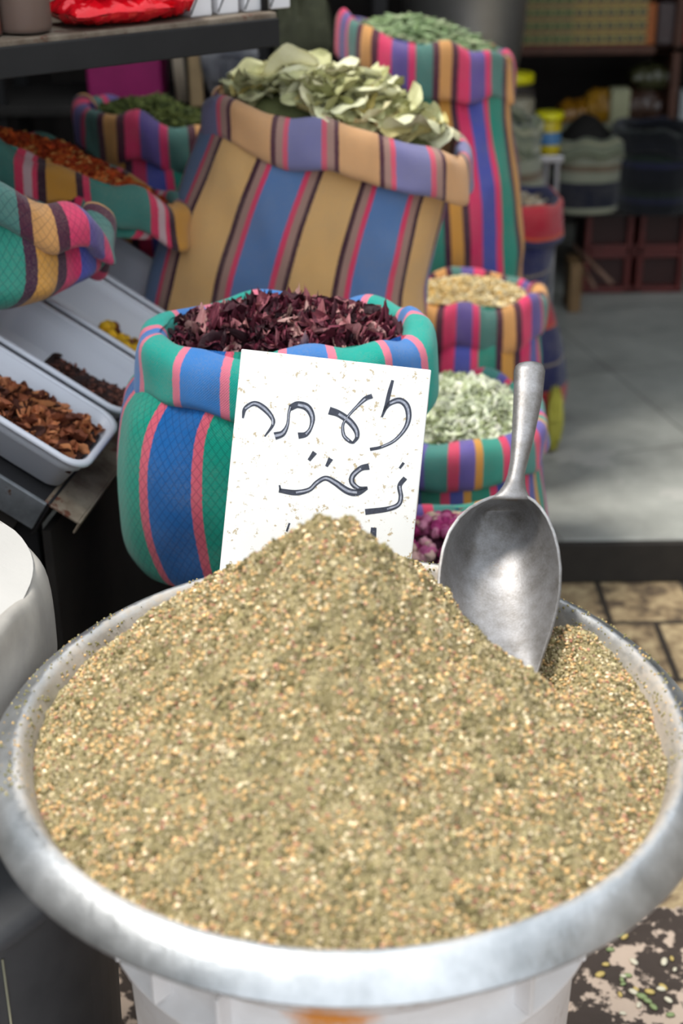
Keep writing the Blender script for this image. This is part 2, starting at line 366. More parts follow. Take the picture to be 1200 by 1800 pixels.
n = 62000; r_ = .243*np.sqrt(rng.random(n)); a_ = rng.random(n)*2*np.pi; px = BX+r_*np.cos(a_); py = BY+r_*np.sin(a_)
T0 = ico(0); T1 = ico(1)
s_ = (.0006+.0009*rng.random(n)**1.6)[:, None]*(.7+.6*rng.random((n, 3)))
P = np.stack([px, py, heap_h(px, py)+.0004], -1)
crumbs = scatter(T0, P, rotm(n), s_, pick(n, [('a1946c', 5), ('b3a47e', 5), ('c3b492', 4), ('877b54', 3), ('6e6444', 1.8), ('cfbd9a', 2), ('b39079', 1.4)]))
n = 13000; r_ = .242*np.sqrt(rng.random(n)); a_ = rng.random(n)*2*np.pi; px = BX+r_*np.cos(a_); py = BY+r_*np.sin(a_)
kp = vn(px*110, py*110)+.6*fbm(px*30, py*30, 2)+.3*rng.random(n) > .02; px, py = px[kp], py[kp]; n = len(px)
TS = T1[0].copy(); TS[:, 1] *= 1-.28*TS[:, 0]; TS = (TS, T1[1])
s_ = np.stack([.00175+.0004*rng.random(n), .00115+.0002*rng.random(n), .0008+.0002*rng.random(n)], -1)
P = np.stack([px, py, heap_h(px, py)+.0008], -1)
seeds = scatter(TS, P, rotm(n, tilt=.7), s_, pick(n, [('d3ab74', 6), ('dfbd88', 4), ('cfa878', 4), ('c4937a', 2), ('ab7360', 1), ('f2e0bc', 3)]))
n = 3600; r_ = .240*np.sqrt(rng.random(n)); a_ = rng.random(n)*2*np.pi; px = BX+r_*np.cos(a_); py = BY+r_*np.sin(a_)
T1b = (T1[0]*(1+.38*rng.normal(size=(len(T1[0]), 1)).clip(-1, 1)), T1[1])
clumps = scatter(T1b, np.stack([px, py, heap_h(px, py)], -1), rotm(n), (.0012+.0018*rng.random(n)**2)[:, None]*(.7+.6*rng.random((n, 3))), pick(n, [('968a62', 5), ('a89b74', 4), ('807650', 3), ('baac88', 2)]))
crumbs = join([crumbs, clumps])
V, Fc, cc = crumbs; mk('herb_crumbs', V, Fc, M['seed_mix'], heap, col=cc)['kind'] = 'stuff'
V, Fc, cc = seeds; mk('sesame_seeds', V, Fc, M['seed_mix'], heap, col=cc)['kind'] = 'stuff'
# crumbs spilt on the flange
n = 1500; a_ = rng.random(n)*2*np.pi; rf = .246+.030*rng.random(n)**2.4; kp = fbm(np.cos(a_)*4+7, np.sin(a_)*4, 2)+.25*rng.random(n) > -.02
kp &= (np.sin(a_) > -.35); a_, rf = a_[kp], rf[kp]; n = len(a_)
zf = np.interp(rf, [.2445, .249, .2525, .2555, .265, .2715, .2765], [-.017, -.006, -.0008, 0, -.0048, -.0105, -.016])
P = np.stack([BX+rf*np.cos(a_), BY+rf*np.sin(a_), BZ+zf+.0008], -1)
V, Fc, cc = scatter(T1, P, rotm(n), (.0004+.0007*rng.random((n, 1)))*(.8+.5*rng.random((n, 3))), pick(n, [('a1966a', 5), ('7a7549', 3), ('dcb67c', 2)]))
mk('spilt_crumbs', V, Fc, M['seed_mix'], heap, col=cc)['kind'] = 'stuff'

# bucket under the bowl
bk = empty('plastic_bucket', (BX, BY, 0), 'stained white plastic bucket with a rust mark carrying the aluminium bowl', 'bucket')
kz = BZ-.083
bprof = [(0, .004), (.165, 0), (.17, .01), (.188, kz-.09), (.190, kz-.085), (.202, kz-.08), (.203, kz-.072), (.191, kz-.068), (.192, kz-.03), (.203, kz-.026), (.207, kz-.012), (.206, kz-.002), (.202, kz), (.198, kz-.004), (.193, kz-.03), (.188, kz-.08), (.165, .02), (0, .012)]
def bucket_mat():
    t = NT('bucket_plastic'); co = t.coord(); nf = t.noise(co, 9, 5); col = t.ramp(nf, [(.3, lin('cfc9c6')), (.65, lin('e9e6e5'))])
    col = t.mix(t.ramp(t.noise(co, 20, 5, .7), [(.62, (0,)*3), (.7, (.8,)*3)]), col, lin('97765c'))
    vd = t.n('ShaderNodeVectorMath', operation='DISTANCE'); t.l(co, vd.inputs[0]); vd.inputs[1].default_value = (-.015, -.185, kz-.03)
    m_ = t.ramp(t.math('ADD', vd.outputs[1+0] if False else vd.outputs['Value'], t.math('MULTIPLY', t.noise(co, 60, 4), .03)), [(.03, (1,)*3), (.055, (0,)*3)])
    col = t.mix(m_, col, lin('d88416')); t.l(col, t.b.inputs['Base Color']); t.b.inputs['Roughness'].default_value = .5; t.bump(nf, .2, .002); return t.m
M['bucket'] = bucket_mat()
lathe('bucket_body', bprof, (BX, BY, 0), M['bucket'], bk, n=96, cap=False)
for a in (-2.62, -2.35, -2.05, -.55, -.9):
    box('rib', (BX+.198*math.cos(a), BY+.198*math.sin(a), kz-.049), (.018, .004, .04), M['wplastic'], bk, rz=a, bevel=.001)

# ------------------------------------------------------------ the hand-written sign
SG = 1.335
quad = [atd(424, 613, SG+.0), atd(758, 650, SG), atd(714, 1075, SG-.004), atd(380, 1058, SG-.004)]
nrm = np.cross(quad[1]-quad[0], quad[3]-quad[0]); nrm /= np.linalg.norm(nrm)
if nrm[1] > 0: nrm = -nrm
sg = empty('price_sign', quad[3], 'white rectangular board with handwritten black marker lettering, leaning in the spice heap', 'sign')
V = [q_ for q_ in quad]+[q_-nrm*.004 for q_ in quad]
bev(mk('sign_board', V, BF, M['board'], sg, smooth=False), .0012)
def onboard(zx, zy, off):
    d = ray(380+zx/3, 600+zy/3); t_ = np.dot(quad[0]-CAM, nrm)/np.dot(d, nrm); return CAM+d*t_+nrm*off
def catmull(P, k=8):
    P = [np.asarray(p, float) for p in P]
    if len(P) < 3: return [P[0]+(P[-1]-P[0])*t_ for t_ in np.linspace(0, 1, 5)]
    Q = [2*P[0]-P[1]]+P+[2*P[-1]-P[-2]]; out = []
    for i in range(1, len(Q)-2):
        for j in range(k):
            t_ = j/k; a, b, c, d = Q[i-1:i+3]; out.append(.5*((2*b)+(c-a)*t_+(2*a-5*b+4*c-d)*t_*t_+(3*b-a-3*c+d)*t_**3))
    return out+[P[-1]]
def ribbon(pts, wf, off, sh=(0, 0)):
    c = catmull(pts); V = []; n_ = len(c)
    for i, p in enumerate(c):
        t_ = c[min(i+1, n_-1)][:2]-c[max(i-1, 0)][:2]; t_ = t_/(np.linalg.norm(t_)+1e-9); no = np.array([-t_[1], t_[0]])*p[2]*wf/2
        V += [onboard(p[0]+no[0]+sh[0], p[1]+no[1]+sh[1], off), onboard(p[0]-no[0]+sh[0], p[1]-no[1]+sh[1], off)]
    return V, [(2*i, 2*i+1, 2*i+3, 2*i+2) for i in range(n_-1)]
inkm = plain('black_marker', '33384a', .5, 0, .45, 420, '20242f', 0, ('b9bcc6', 500, .66))
greym = plain('faded_marker', 'a9adba', .5, 0, .35, 300, '6f7485', 0)
LT = {
 'hebrew_lettering': [
  [(930,205,12),(912,270,17),(895,340,16),(872,400,8)], [(880,372,8),(915,328,20),(965,312,26),(1003,340,28),(1014,400,24),(995,460,18),(940,522,14),(870,557,13),(810,570,14)],
  [(822,288,20),(785,303,20),(740,345,13),(697,392,11),(668,440,12),(672,495,16),(700,525,16),(722,537,8)], [(595,365,34),(645,382,30),(700,420,30),(735,465,26),(742,505,18),(720,537,10)],
  [(308,500,34),(350,485,26),(375,440,14),(382,380,12),(392,345,16)], [(388,352,26),(430,334,30),(480,350,32),(506,400,24),(498,455,16),(472,490,22),(432,498,28)],
  [(140,405,8),(152,355,18),(200,328,22),(250,352,26),(292,400,20),(298,440,14),(255,502,6)]],
 'arabic_lettering': [
  [(520,585,22),(488,628,14)], [(604,618,22),(580,660,12)], [(988,640,12),(966,670,10)],
  [(805,660,28),(762,670,24),(720,708,24),(716,745,24),(750,775,20),(797,770,8)],
  [(797,775,10),(742,798,28),(690,788,30),(622,742,26),(575,722,22),(530,745,20),(490,782,20),(420,798,24),(330,786,18)], [(333,758,7),(338,786,10)],
  [(996,720,20),(966,762,20),(973,820,20),(958,862,20),(900,885,22),(785,900,26)]],
 'third_line_lettering': [[(386,958,8),(371,1003,9)], [(712,933,16),(730,978,12)], [(830,982,24),(824,1060,30)]]}
for nm, strokes in LT.items():
    V = []; Fc = []; V2 = []; F2 = []
    for st in strokes:
        v, f_ = ribbon(st, 1.22, .0003); Fc += [tuple(i+len(V) for i in q_) for q_ in f_]; V += v
        if max(p[2] for p in st) > 18 and len(st) > 3:
            v, f_ = ribbon(st[1:-1] if len(st) > 5 else st, .42, .0006); F2 += [tuple(i+len(V2) for i in q_) for q_ in f_]; V2 += v
    o = mk(nm, V, Fc, inkm, sg, smooth=False)
    if V2: mk('faded_centre', V2, F2, greym, o, smooth=False)

# ------------------------------------------------------------ scoop
sc = empty('metal_scoop', at(942, 1192, 1.02), 'grey aluminium hand scoop standing upright with its tip stuck in the spice heap', 'scoop')
def scoop_mat():
    t = NT('scoop_aluminium'); co = t.coord(); nf = t.noise(co, 45, 6, .7); n2 = t.noise(co, 600, 2)
    col = t.ramp(t.math('ADD', t.math('MULTIPLY', nf, .8), t.math('MULTIPLY', n2, .25)), [(.35, lin('77736f')), (.7, lin('a5a4a6'))])
    col = t.mix(t.ramp(t.noise(co, 38, 5, .6), [(.66, (0,)*3), (.74, (.6,)*3)]), col, lin('8a6a48'))
    t.l(col, t.b.inputs['Base Color']); t.b.inputs['Metallic'].default_value = .75; t.b.inputs['Roughness'].default_value = .5; t.bump(n2, .2, .0005); return t.m
M['scoop'] = scoop_mat()
def sdep(y): return 1.275+(1.185-1.275)*(y-640)/545
rows = [(869,884,908),(872,868,925),(880,848,938),(892,826,950),(910,806,962),(935,789,973),(965,778,981),(1000,772,985),(1040,769,984),(1080,772,977),(1115,790,967),(1145,822,957),(1170,868,949),(1190,918,943)]
ys = np.linspace(869, 1190, 56); xl = np.interp(ys, [r0[0] for r0 in rows], [r0[1] for r0 in rows]); xr = np.interp(ys, [r0[0] for r0 in rows], [r0[2] for r0 in rows])
V = []; NS = 40
for y, a, b in zip(ys, xl, xr):
    D = .056*min(1, ((y-869)/26))**.5*math.sin(math.pi/2*min(1, (1192-y)/260))**.9 + .0
    for k in range(NS+1):
        s = -1+2*k/NS; sm = -.28; ss = (s-sm)/(1-sm) if s > sm else (s-sm)/(1+sm)
        d_ = D*(1-abs(ss)**2.6)
        V.append(atd(a+(b-a)*k/NS, y, sdep(y)+d_))
Fc = [(i*(NS+1)+k, (i+1)*(NS+1)+k, (i+1)*(NS+1)+k+1, i*(NS+1)+k+1) for i in range(len(ys)-1) for k in range(NS)]
o = mk('scoop_pan', V, Fc, M['scoop'], sc); m_ = o.modifiers.new('thick', 'SOLIDIFY'); m_.thickness = .0024; m_.offset = 0; bev(o, .0007, 2)
hr = [(635,924,938),(638,912,950),(643,906,955),(652,903,958),(700,902,953),(767,899,939),(810,896,928),(833,892,922),(850,886,922),(862,878,925),(872,866,930),(878,856,934)]
ys = np.concatenate([np.linspace(635, 655, 8), np.linspace(662, 878, 30)]); xl = np.interp(ys, [r0[0] for r0 in hr], [r0[1] for r0 in hr]); xr = np.interp(ys, [r0[0] for r0 in hr], [r0[2] for r0 in hr])
V = []; K = 24
for y, a, b in zip(ys, xl, xr):
    th = .0065 if y > 645 else .003+.0035*(y-635)/10
    if y > 845: th *= 1-.6*(y-845)/33
    for k in range(K):
        q_ = 2*math.pi*k/K; cx_, sx_ = math.cos(q_), math.sin(q_)
        cx_ = math.copysign(abs(cx_)**.55, cx_); sx_ = math.copysign(abs(sx_)**.75, sx_)
        V.append(atd((a+b)/2+(b-a)/2*cx_, y, sdep(y)+.003-sx_*th-.004*(1-cx_**2)*(1 if sx_ > 0 else -.4)))
Fc = [(i*K+k, (i+1)*K+k, (i+1)*K+(k+1)%K, i*K+(k+1)%K) for i in range(len(ys)-1) for k in range(K)]+[tuple(range(K)), tuple(range((len(ys)-1)*K, len(ys)*K))[::-1]]
mk('handle', V, Fc, M['scoop'], sc)

# ------------------------------------------------------------ sacks
def sup(th, n_):
    c_, s_ = math.cos(th), math.sin(th); return math.copysign(abs(s_)**(2/n_), -s_), math.copysign(abs(c_)**(2/n_), c_)
def sqparam(n_, NU, ax=1., ay=1.):
    P_ = np.array([sup(2*math.pi*i/2000, n_) for i in range(2001)])*[ax, ay]; L = np.concatenate([[0], np.cumsum(np.hypot(*np.diff(P_, axis=0).T))]); u = np.linspace(0, L[-1], NU+1)
    return np.stack([np.interp(u, L, P_[:, 0])/ax, np.interp(u, L, P_[:, 1])/ay], -1)[:-1], L[-1]
def sack(label, group, rings, mat, cuffmat, n_=2.6, rz=0, cuff=.07, puff=.02, wr=.006, seed=0, sag=0, hook=None, cuff_wr=None, name='spice_sack', NU=160, dip=.045):
    """rings: (x, y, z, rx, ry, tilt_x, tilt_y) from base to mouth"""
    rg = np.array(rings, float); tt = np.linspace(0, len(rg)-1, 46); G = np.array([np.array(catmull(list(rg), 12))[int(round(t_*12))] for t_ in tt])
    prm, per0 = sqparam(n_, NU, rg[1][3], rg[1][4]); ca, sa = math.cos(rz), math.sin(rz)
    t_ = empty(name, (rg[0][0], rg[0][1], rg[0][2]), label, 'sack', group)
    V = []; UV = []; Lz = 0; top = len(G)-1
    def ringpt(g_, i, off=0, dz=0):
        x, y = prm[i]; nx, ny = x/g_[3], y/g_[4]; l = math.hypot(nx, ny)+1e-9; nx /= l; ny /= l
        lx, ly = x*g_[3]+nx*off, y*g_[4]+ny*off; X, Y = lx*ca-ly*sa, lx*sa+ly*ca
        return np.array([g_[0]+X, g_[1]+Y, g_[2]+dz+g_[5]*X+g_[6]*Y]), np.array([nx*ca-ny*sa, nx*sa+ny*ca, 0])
    for j, g_ in enumerate(G):
        if j: Lz += np.linalg.norm(G[j][:3]-G[j-1][:3])
        bot = min(1, j/5)
        for i in range(NU):
            p, nn = ringpt(g_, i)
            q_ = Vector((p[0]*7+seed, p[1]*7, p[2]*5)); w_ = mn.noise(q_)*1.3+.6*mn.noise(q_*2.3)+.28*mn.noise(Vector((p[0]*38+seed, p[1]*38, p[2]*14)))
            # creases gather under the cuff
            cr = max(0, (j-30)/15); w_ += cr*.9*mn.noise(Vector((i/NU*26, seed*3.1, j*.05)))
            V.append(p+nn*w_*wr*bot); UV.append((i/NU*per0, Lz))
    NJ = len(G); Fc = []
    # UV seam at the back: duplicate the column
    def grid(NJ_, rows_, uvs):
        VV = []; UU_ = []
        for j in range(NJ_):
            for i in range(NU+1): VV.append(rows_[j*NU+i % NU]); u_, v_ = uvs[j*NU+i % NU]; UU_.append((per0 if i == NU else u_, v_))
        FF_ = [(j*(NU+1)+i, (j+1)*(NU+1)+i, (j+1)*(NU+1)+i+1, j*(NU+1)+i+1) for j in range(NJ_-1) for i in range(NU)]
        return VV, FF_, UU_
    VV, FF_, UU_ = grid(NJ, V, UV); FF_.append(tuple(range(NU)))
    mk('sack_body', VV, FF_, mat, t_, uv=UU_)
    # rolled cuff
    g_ = G[top]; pr = [(-.012, -dip), (-.011, -.02), (-.009, -.006), (-.004, .003), (.002, .006), (.3, .005), (.7, .0), (.95, -.14), (1.02, -.38), (1.0, -.68), (1.04, -.88), (.9, -.985), (.6, -1.01), (.25, -.96), (.05, -.85)]
    V = []; UV = []; Lc = 0; cw = cuff_wr if cuff_wr else wr
    for k, (o_, v_) in enumerate(pr):
        Lc += .0 if k == 0 else .012
        for i in range(NU):
            uu = i/NU; c_ = cuff*(1+.38*mn.noise(Vector((math.cos(uu*6.283)*1.4+seed*2, math.sin(uu*6.283)*1.4, 3.3)))) + sag*max(0, -math.cos(uu*2*math.pi))
            pf = puff*(1+.45*mn.noise(Vector((math.cos(uu*6.283)*2.2, math.sin(uu*6.283)*2.2+seed, 8.8))))
            off, dz = (o_, v_) if k < 5 else (.002+o_*pf, v_*c_ if v_ < 0 else v_)
            hump = 1.1*cw*mn.noise(Vector((math.cos(uu*6.283)*2+seed, math.sin(uu*6.283)*2, 1.7)))*2.2
            p, nn = ringpt(g_, i, off, dz+hump)
            q_ = Vector((p[0]*16+seed, p[1]*16, p[2]*16)); w_ = mn.noise(q_)+.6*mn.noise(Vector((uu*34, seed, v_*1.3)))
            if k > 4: p = p+nn*w_*cw*.8+np.array([0, 0, 1])*mn.noise(q_*1.4)*cw*.5
            V.append(p); UV.append((uu*per0, Lc))
    VV, FF_, UU_ = grid(len(pr), V, UV)
    o = mk('rolled_cuff', VV, FF_, cuffmat, t_, uv=UU_); s_ = o.modifiers.new('sub', 'SUBSURF'); s_.levels = 1; s_.render_levels = 1
    return t_, ringpt, g_
def mound(name, g_, rz, n_, hgt, drop, mat, label, cat, col='50402c', kind='stuff', seedn=0, shrink=.016):
    """filling seen in a mouth: base surface (parts are scattered on it); returns height function"""
    ca, sa = math.cos(rz), math.sin(rz); rx, ry = g_[3]-shrink, g_[4]-shrink
    def hf(lx, ly):
        r_ = (np.abs(lx/rx)**n_+np.abs(ly/ry)**n_)**(1/n_); X = lx*ca-ly*sa; Y = lx*sa+ly*ca
        z = g_[2]-drop+g_[5]*X+g_[6]*Y+hgt*np.clip(1-r_**1.7, 0, 1)+.012*fbm((lx+seedn)*25, ly*25, 3)*np.clip(1.2-r_, 0, 1)
        return np.stack([g_[0]+X, g_[1]+Y, z], -1)
    NU_, NR = 72, 16; prm, _ = sqparam(n_, NU_); V = [hf(np.array(0.), np.array(0.))]
    for j in range(1, NR+1):
        for i in range(NU_): x, y = prm[i]; V.append(hf(np.array(x*rx*j/NR), np.array(y*ry*j/NR)))
    Fc = [(0, 1+(i+1) % NU_, 1+i) for i in range(NU_)]+[(1+(j-1)*NU_+i, 1+(j-1)*NU_+(i+1) % NU_, 1+j*NU_+(i+1) % NU_, 1+j*NU_+i) for j in range(1, NR) for i in range(NU_)]
    def rnd(k, rmax=.97, bias=.5):
        out = []
        while len(out) < k:
            x, y = rng.uniform(-1, 1, 2)
            if abs(x)**n_+abs(y)**n_ < rmax**n_: out.append((x*rx, y*ry))
        a = np.array(out); return hf(a[:, 0], a[:, 1])
    o = None
    if name:
        V = np.array(V); o = mk(name, V, Fc, mat, None, col=np.tile(np.array(lin(col)), (len(V), 1))); tag(o, label, cat, kind=kind)
    return o, rnd, hf

# cloths
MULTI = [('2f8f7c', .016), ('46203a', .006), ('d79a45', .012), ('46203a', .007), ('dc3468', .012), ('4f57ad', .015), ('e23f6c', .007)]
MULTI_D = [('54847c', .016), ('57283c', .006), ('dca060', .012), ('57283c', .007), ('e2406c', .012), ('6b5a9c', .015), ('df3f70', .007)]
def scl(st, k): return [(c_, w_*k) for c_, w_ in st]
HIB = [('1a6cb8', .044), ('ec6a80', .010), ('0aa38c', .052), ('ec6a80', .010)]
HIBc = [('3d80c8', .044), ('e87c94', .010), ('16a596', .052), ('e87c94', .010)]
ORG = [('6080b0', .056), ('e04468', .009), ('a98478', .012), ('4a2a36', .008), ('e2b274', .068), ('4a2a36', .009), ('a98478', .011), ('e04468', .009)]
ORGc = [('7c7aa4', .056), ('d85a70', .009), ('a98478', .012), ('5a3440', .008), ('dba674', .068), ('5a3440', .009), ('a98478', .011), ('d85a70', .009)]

# 1 hibiscus sack
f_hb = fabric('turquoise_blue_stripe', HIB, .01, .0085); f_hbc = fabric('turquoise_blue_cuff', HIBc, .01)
hx, hy = -.067, 1.60
hib, rp_h, g_h = sack('blue and turquoise sack with pink stripes, filled with dark red dried petals behind the sign', 'striped spice sacks',
  [(hx-.02, hy, .546, .115, .075, 0, 0), (hx-.02, hy, .556, .155, .115, 0, 0), (hx-.022, hy, .60, .178, .13, 0, 0), (hx-.022, hy, .68, .185, .135, 0, 0), (hx-.018, hy, .76, .178, .125, 0, 0), (hx-.004, hy-.01, .81, .160, .100, 0, 0), (hx+.004, hy-.02, .858, .146, .080, 0, .02)],
  f_hb, f_hbc, n_=2.7, cuff=.078, puff=.026, wr=.009, seed=2.1, rz=0)
# 2 orange sack
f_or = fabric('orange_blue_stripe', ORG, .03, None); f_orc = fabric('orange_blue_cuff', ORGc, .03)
sack_or, rp_o, g_o = sack('tilted orange and slate blue striped sack heaped with pale green bay leaves', 'striped spice sacks',
  [(-.085, 2.16, .655, .17, .09, 0, 0), (-.085, 2.16, .672, .222, .13, 0, 0), (-.075, 2.16, .75, .215, .135, -.06, 0), (-.050, 2.16, .84, .200, .130, -.14, 0), (-.020, 2.15, .92, .186, .112, -.22, 0), (-.002, 2.14, .965, .180, .098, -.26, 0), (.006, 2.14, .985, .178, .092, -.26, 0)],
  f_or, f_orc, n_=3.2, cuff=.052, puff=.020, wr=.010, seed=5.3, sag=.016)
# 3 tall sack
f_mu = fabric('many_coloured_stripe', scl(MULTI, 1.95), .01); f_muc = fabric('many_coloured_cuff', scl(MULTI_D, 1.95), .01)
sack_tl, rp_t, g_t = sack('tallest sack, with purple, green, pink and ochre stripes, topped by green stalks', 'striped spice sacks',
  [(.205, 2.78, .092, .11, .09, 0, 0), (.205, 2.78, .11, .155, .125, 0, 0), (.20, 2.78, .35, .165, .13, 0, 0), (.195, 2.78, .6, .168, .13, 0, 0), (.183, 2.78, .8, .158, .120, -.1, 0), (.172, 2.78, .93, .150, .108, -.2, 0), (.168, 2.78, 1.01, .148, .10, -.22, 0)],
  f_mu, f_muc, n_=3.4, rz=R(14), cuff=.085, puff=.014, wr=.010, seed=9.2)
# 4 chamomile sack
sack_ch, rp_c, g_c = sack('round sack with purple, pink and green stripes holding pale yellow flowers', 'striped spice sacks',
  [(.225, 2.45, .0, .11, .09, 0, 0), (.225, 2.45, .02, .14, .12, 0, 0), (.23, 2.45, .3, .145, .125, 0, 0), (.23, 2.45, .5, .138, .115, 0, 0), (.232, 2.45, .59, .126, .100, 0, 0), (.232, 2.45, .625, .122, .095, -.05, 0)],
  f_mu, f_muc, n_=2.5, rz=R(4), cuff=.072, puff=.014, wr=.009, seed=3.7)
# 5 white leaf sack
WL = [('2b8f78', .030), ('e0426c', .014), ('4a55a8', .020), ('d79a3c', .011), ('16917a', .030), ('e0426c', .012), ('3c57a8', .022)]
WLc = [('4a8f86', .032), ('e0486c', .016), ('6f62ac', .022), ('dd9c48', .012), ('3f9a88', .030), ('e0486c', .012), ('6b62ac', .018)]
f_wl = fabric('green_pink_purple_stripe', WL, .0); f_wlc = fabric('green_pink_purple_cuff', WLc, .0)
sack_wl, rp_w, g_w = sack('wide green, pink and purple striped sack full of whitish leaves behind the scoop handle', 'striped spice sacks',
  [(.170, 2.0, .0, .11, .12, 0, 0), (.170, 2.0, .02, .145, .15, 0, 0), (.175, 2.0, .25, .158, .160, 0, 0), (.173, 2.0, .42, .146, .152, 0, 0), (.170, 2.0, .53, .132, .142, 0, 0), (.170, 2.0, .580, .126, .136, 0, 0)],
  f_wl, f_wlc, n_=2.3, cuff=.060, puff=.018, wr=.010, seed=12.4)
# 6 rosebud sack
sack_rb, rp_r, g_r = sack('low sack with pink and green cuff holding magenta rosebuds, beside the scoop', 'striped spice sacks',
  [(.155, 1.67, .0, .09, .07, 0, 0), (.155, 1.67, .02, .12, .09, 0, 0), (.155, 1.67, .25, .128, .10, 0, 0), (.155, 1.67, .44, .122, .10, 0, 0), (.155, 1.665, .535, .112, .090, 0, 0)],
  f_wl, f_wlc, n_=2.3, cuff=.05, puff=.012, wr=.006, seed=15.8)
# 7 navy and red sack
NR_ = [('1d2456', .075), ('c8502c', .006), ('b02238', .050), ('c8502c', .006), ('1d2456', .06), ('8a7f70', .006)]
f_nr = fabric('navy_red_band', NR_, .02, None, horizontal=True)
sack_nr, _, g_n = sack('navy sack with horizontal red bands, farther back beside the grey floor', 'striped spice sacks',
  [(.365, 3.12, .092, .10, .10, 0, 0), (.365, 3.12, .11, .15, .13, 0, 0), (.355, 3.12, .25, .165, .14, 0, 0), (.335, 3.12, .36, .158, .13, 0, 0), (.330, 3.12, .42, .14, .125, 0, 0), (.335, 3.12, .54, .155, .125, 0, 0), (.335, 3.12, .62, .148, .11, 0, 0)],
  f_nr, f_nr, n_=2.5, cuff=.08, puff=.018, wr=.009, seed=22.)
# left sacks
f_mA = fabric('left_stripe', scl(MULTI, 2.0), .03, .008); f_mAc = fabric('left_cuff', scl(MULTI_D, 2.0), .03, .008)
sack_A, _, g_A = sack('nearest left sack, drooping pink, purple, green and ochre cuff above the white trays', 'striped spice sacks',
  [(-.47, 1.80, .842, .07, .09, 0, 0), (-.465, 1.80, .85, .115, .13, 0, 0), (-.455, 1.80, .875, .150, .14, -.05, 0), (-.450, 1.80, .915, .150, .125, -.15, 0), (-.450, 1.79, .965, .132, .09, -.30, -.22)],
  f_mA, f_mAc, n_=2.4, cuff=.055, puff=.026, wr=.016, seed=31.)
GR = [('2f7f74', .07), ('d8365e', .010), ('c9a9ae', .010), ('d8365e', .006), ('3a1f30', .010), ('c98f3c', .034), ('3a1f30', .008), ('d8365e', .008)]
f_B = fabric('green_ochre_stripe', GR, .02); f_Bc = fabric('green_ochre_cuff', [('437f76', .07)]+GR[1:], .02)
sack_B, _, g_B = sack('left sack with wide dark green stripes, tipped open to show orange petals', 'striped spice sacks',
  [(-.50, 2.10, .842, .08, .09, 0, 0), (-.495, 2.10, .85, .14, .11, 0, 0), (-.445, 2.10, .868, .165, .12, -.15, 0), (-.42, 2.09, .895, .168, .11, -.35, 0), (-.395, 2.08, .942, .160, .080, -.41, -.18)],
  f_B, f_Bc, n_=2.4, cuff=.055, puff=.018, wr=.012, seed=37.)
sack_C, _, g_C = sack('farthest left sack under the dark shelf, striped and filled with dried green herb', 'striped spice sacks',
  [(-.28, 2.48, .70, .10, .10, 0, 0), (-.28, 2.48, .72, .135, .12, 0, 0), (-.28, 2.48, .80, .145, .12, -.05, 0), (-.285, 2.48, .86, .140, .11, -.16, 0), (-.29, 2.48, .925, .132, .09, -.24, 0)],
  f_mu, f_muc, n_=2.5, cuff=.080, puff=.018, wr=.012, seed=41.)

# supports of the raised sacks
def crate(c, s, label, name='wooden_crate'):
    t_ = empty(name, (c[0], c[1], c[2]-s[2]/2), label, 'crate')
    nb = 4
    for k in range(nb):
        z = c[2]-s[2]/2+s[2]*(k+.5)/nb
        for sg_ in (-1, 1): box('slat', (c[0], c[1]+sg_*(s[1]/2-.006), z), (s[0], .012, s[2]/nb*.86), M['crate'], t_, bevel=.002)
        for sg_ in (-1, 1): box('slat', (c[0]+sg_*(s[0]/2-.006), c[1], z), (.012, s[1]-.03, s[2]/nb*.86), M['crate'], t_, bevel=.002)
    box('lid', (c[0], c[1], c[2]+s[2]/2-.006), (s[0], s[1], .012), M['crate'], t_, bevel=.002)
crate((-.095, 1.60, .272), (.19, .22, .544), 'dark slatted crate under the blue and turquoise sack')
crate((-.075, 2.16, .327), (.22, .24, .654), 'dark slatted crate under the tilted orange sack')

# ------------------------------------------------------------ fillings
def leaf_t(nx=6, ny=3, curl=.5, fold=.35, seed=0, L=1., W=.5, wav=.06):
    V = []
    for i in range(nx+1):
        t_ = i/nx; w_ = W*math.sin(math.pi*min(1, max(.0, t_*.94+.03)))**.8
        for j in range(-ny, ny+1):
            s = j/ny; V.append((L*(t_-.5), w_*s/1, fold*abs(s)*w_+curl*(t_-.5)**2+wav*mn.noise(Vector((t_*4+seed, s*3, seed*1.7)))))
    m = 2*ny+1; Fc = [(i*m+j, (i+1)*m+j, (i+1)*m+j+1, i*m+j+1) for i in range(nx) for j in range(2*ny)]
    return np.array(V), np.array(Fc)
def individuals(name, templates, mats, pos, rot, size, label, cat, group):
    meshes = []
    for k, (V, Fc) in enumerate(templates):
        for m_ in mats:
            me = bpy.data.meshes.new(name); me.from_pydata([tuple(v) for v in V], [], [tuple(int(i) for i in f_) for f_ in Fc]); me.polygons.foreach_set('use_smooth', [True]*len(me.polygons)); me.materials.append(m_); meshes.append(me)
    for i in range(len(pos)):
        o = bpy.data.objects.new(name, meshes[int(rng.integers(len(meshes)))]); C.objects.link(o)
        m4 = Matrix([[*rot[i][0]*size[i], pos[i][0]], [*rot[i][1]*size[i], pos[i][1]], [*rot[i][2]*size[i], pos[i][2]], [0, 0, 0, 1]])
        o.matrix_world = m4; o['label'] = label; o['category'] = cat; o['group'] = group
petmat = randcol('hibiscus', ['2a1018', '431824', '5e2032', '7a3042', 'a8686c', 'c9a39a'], .6)
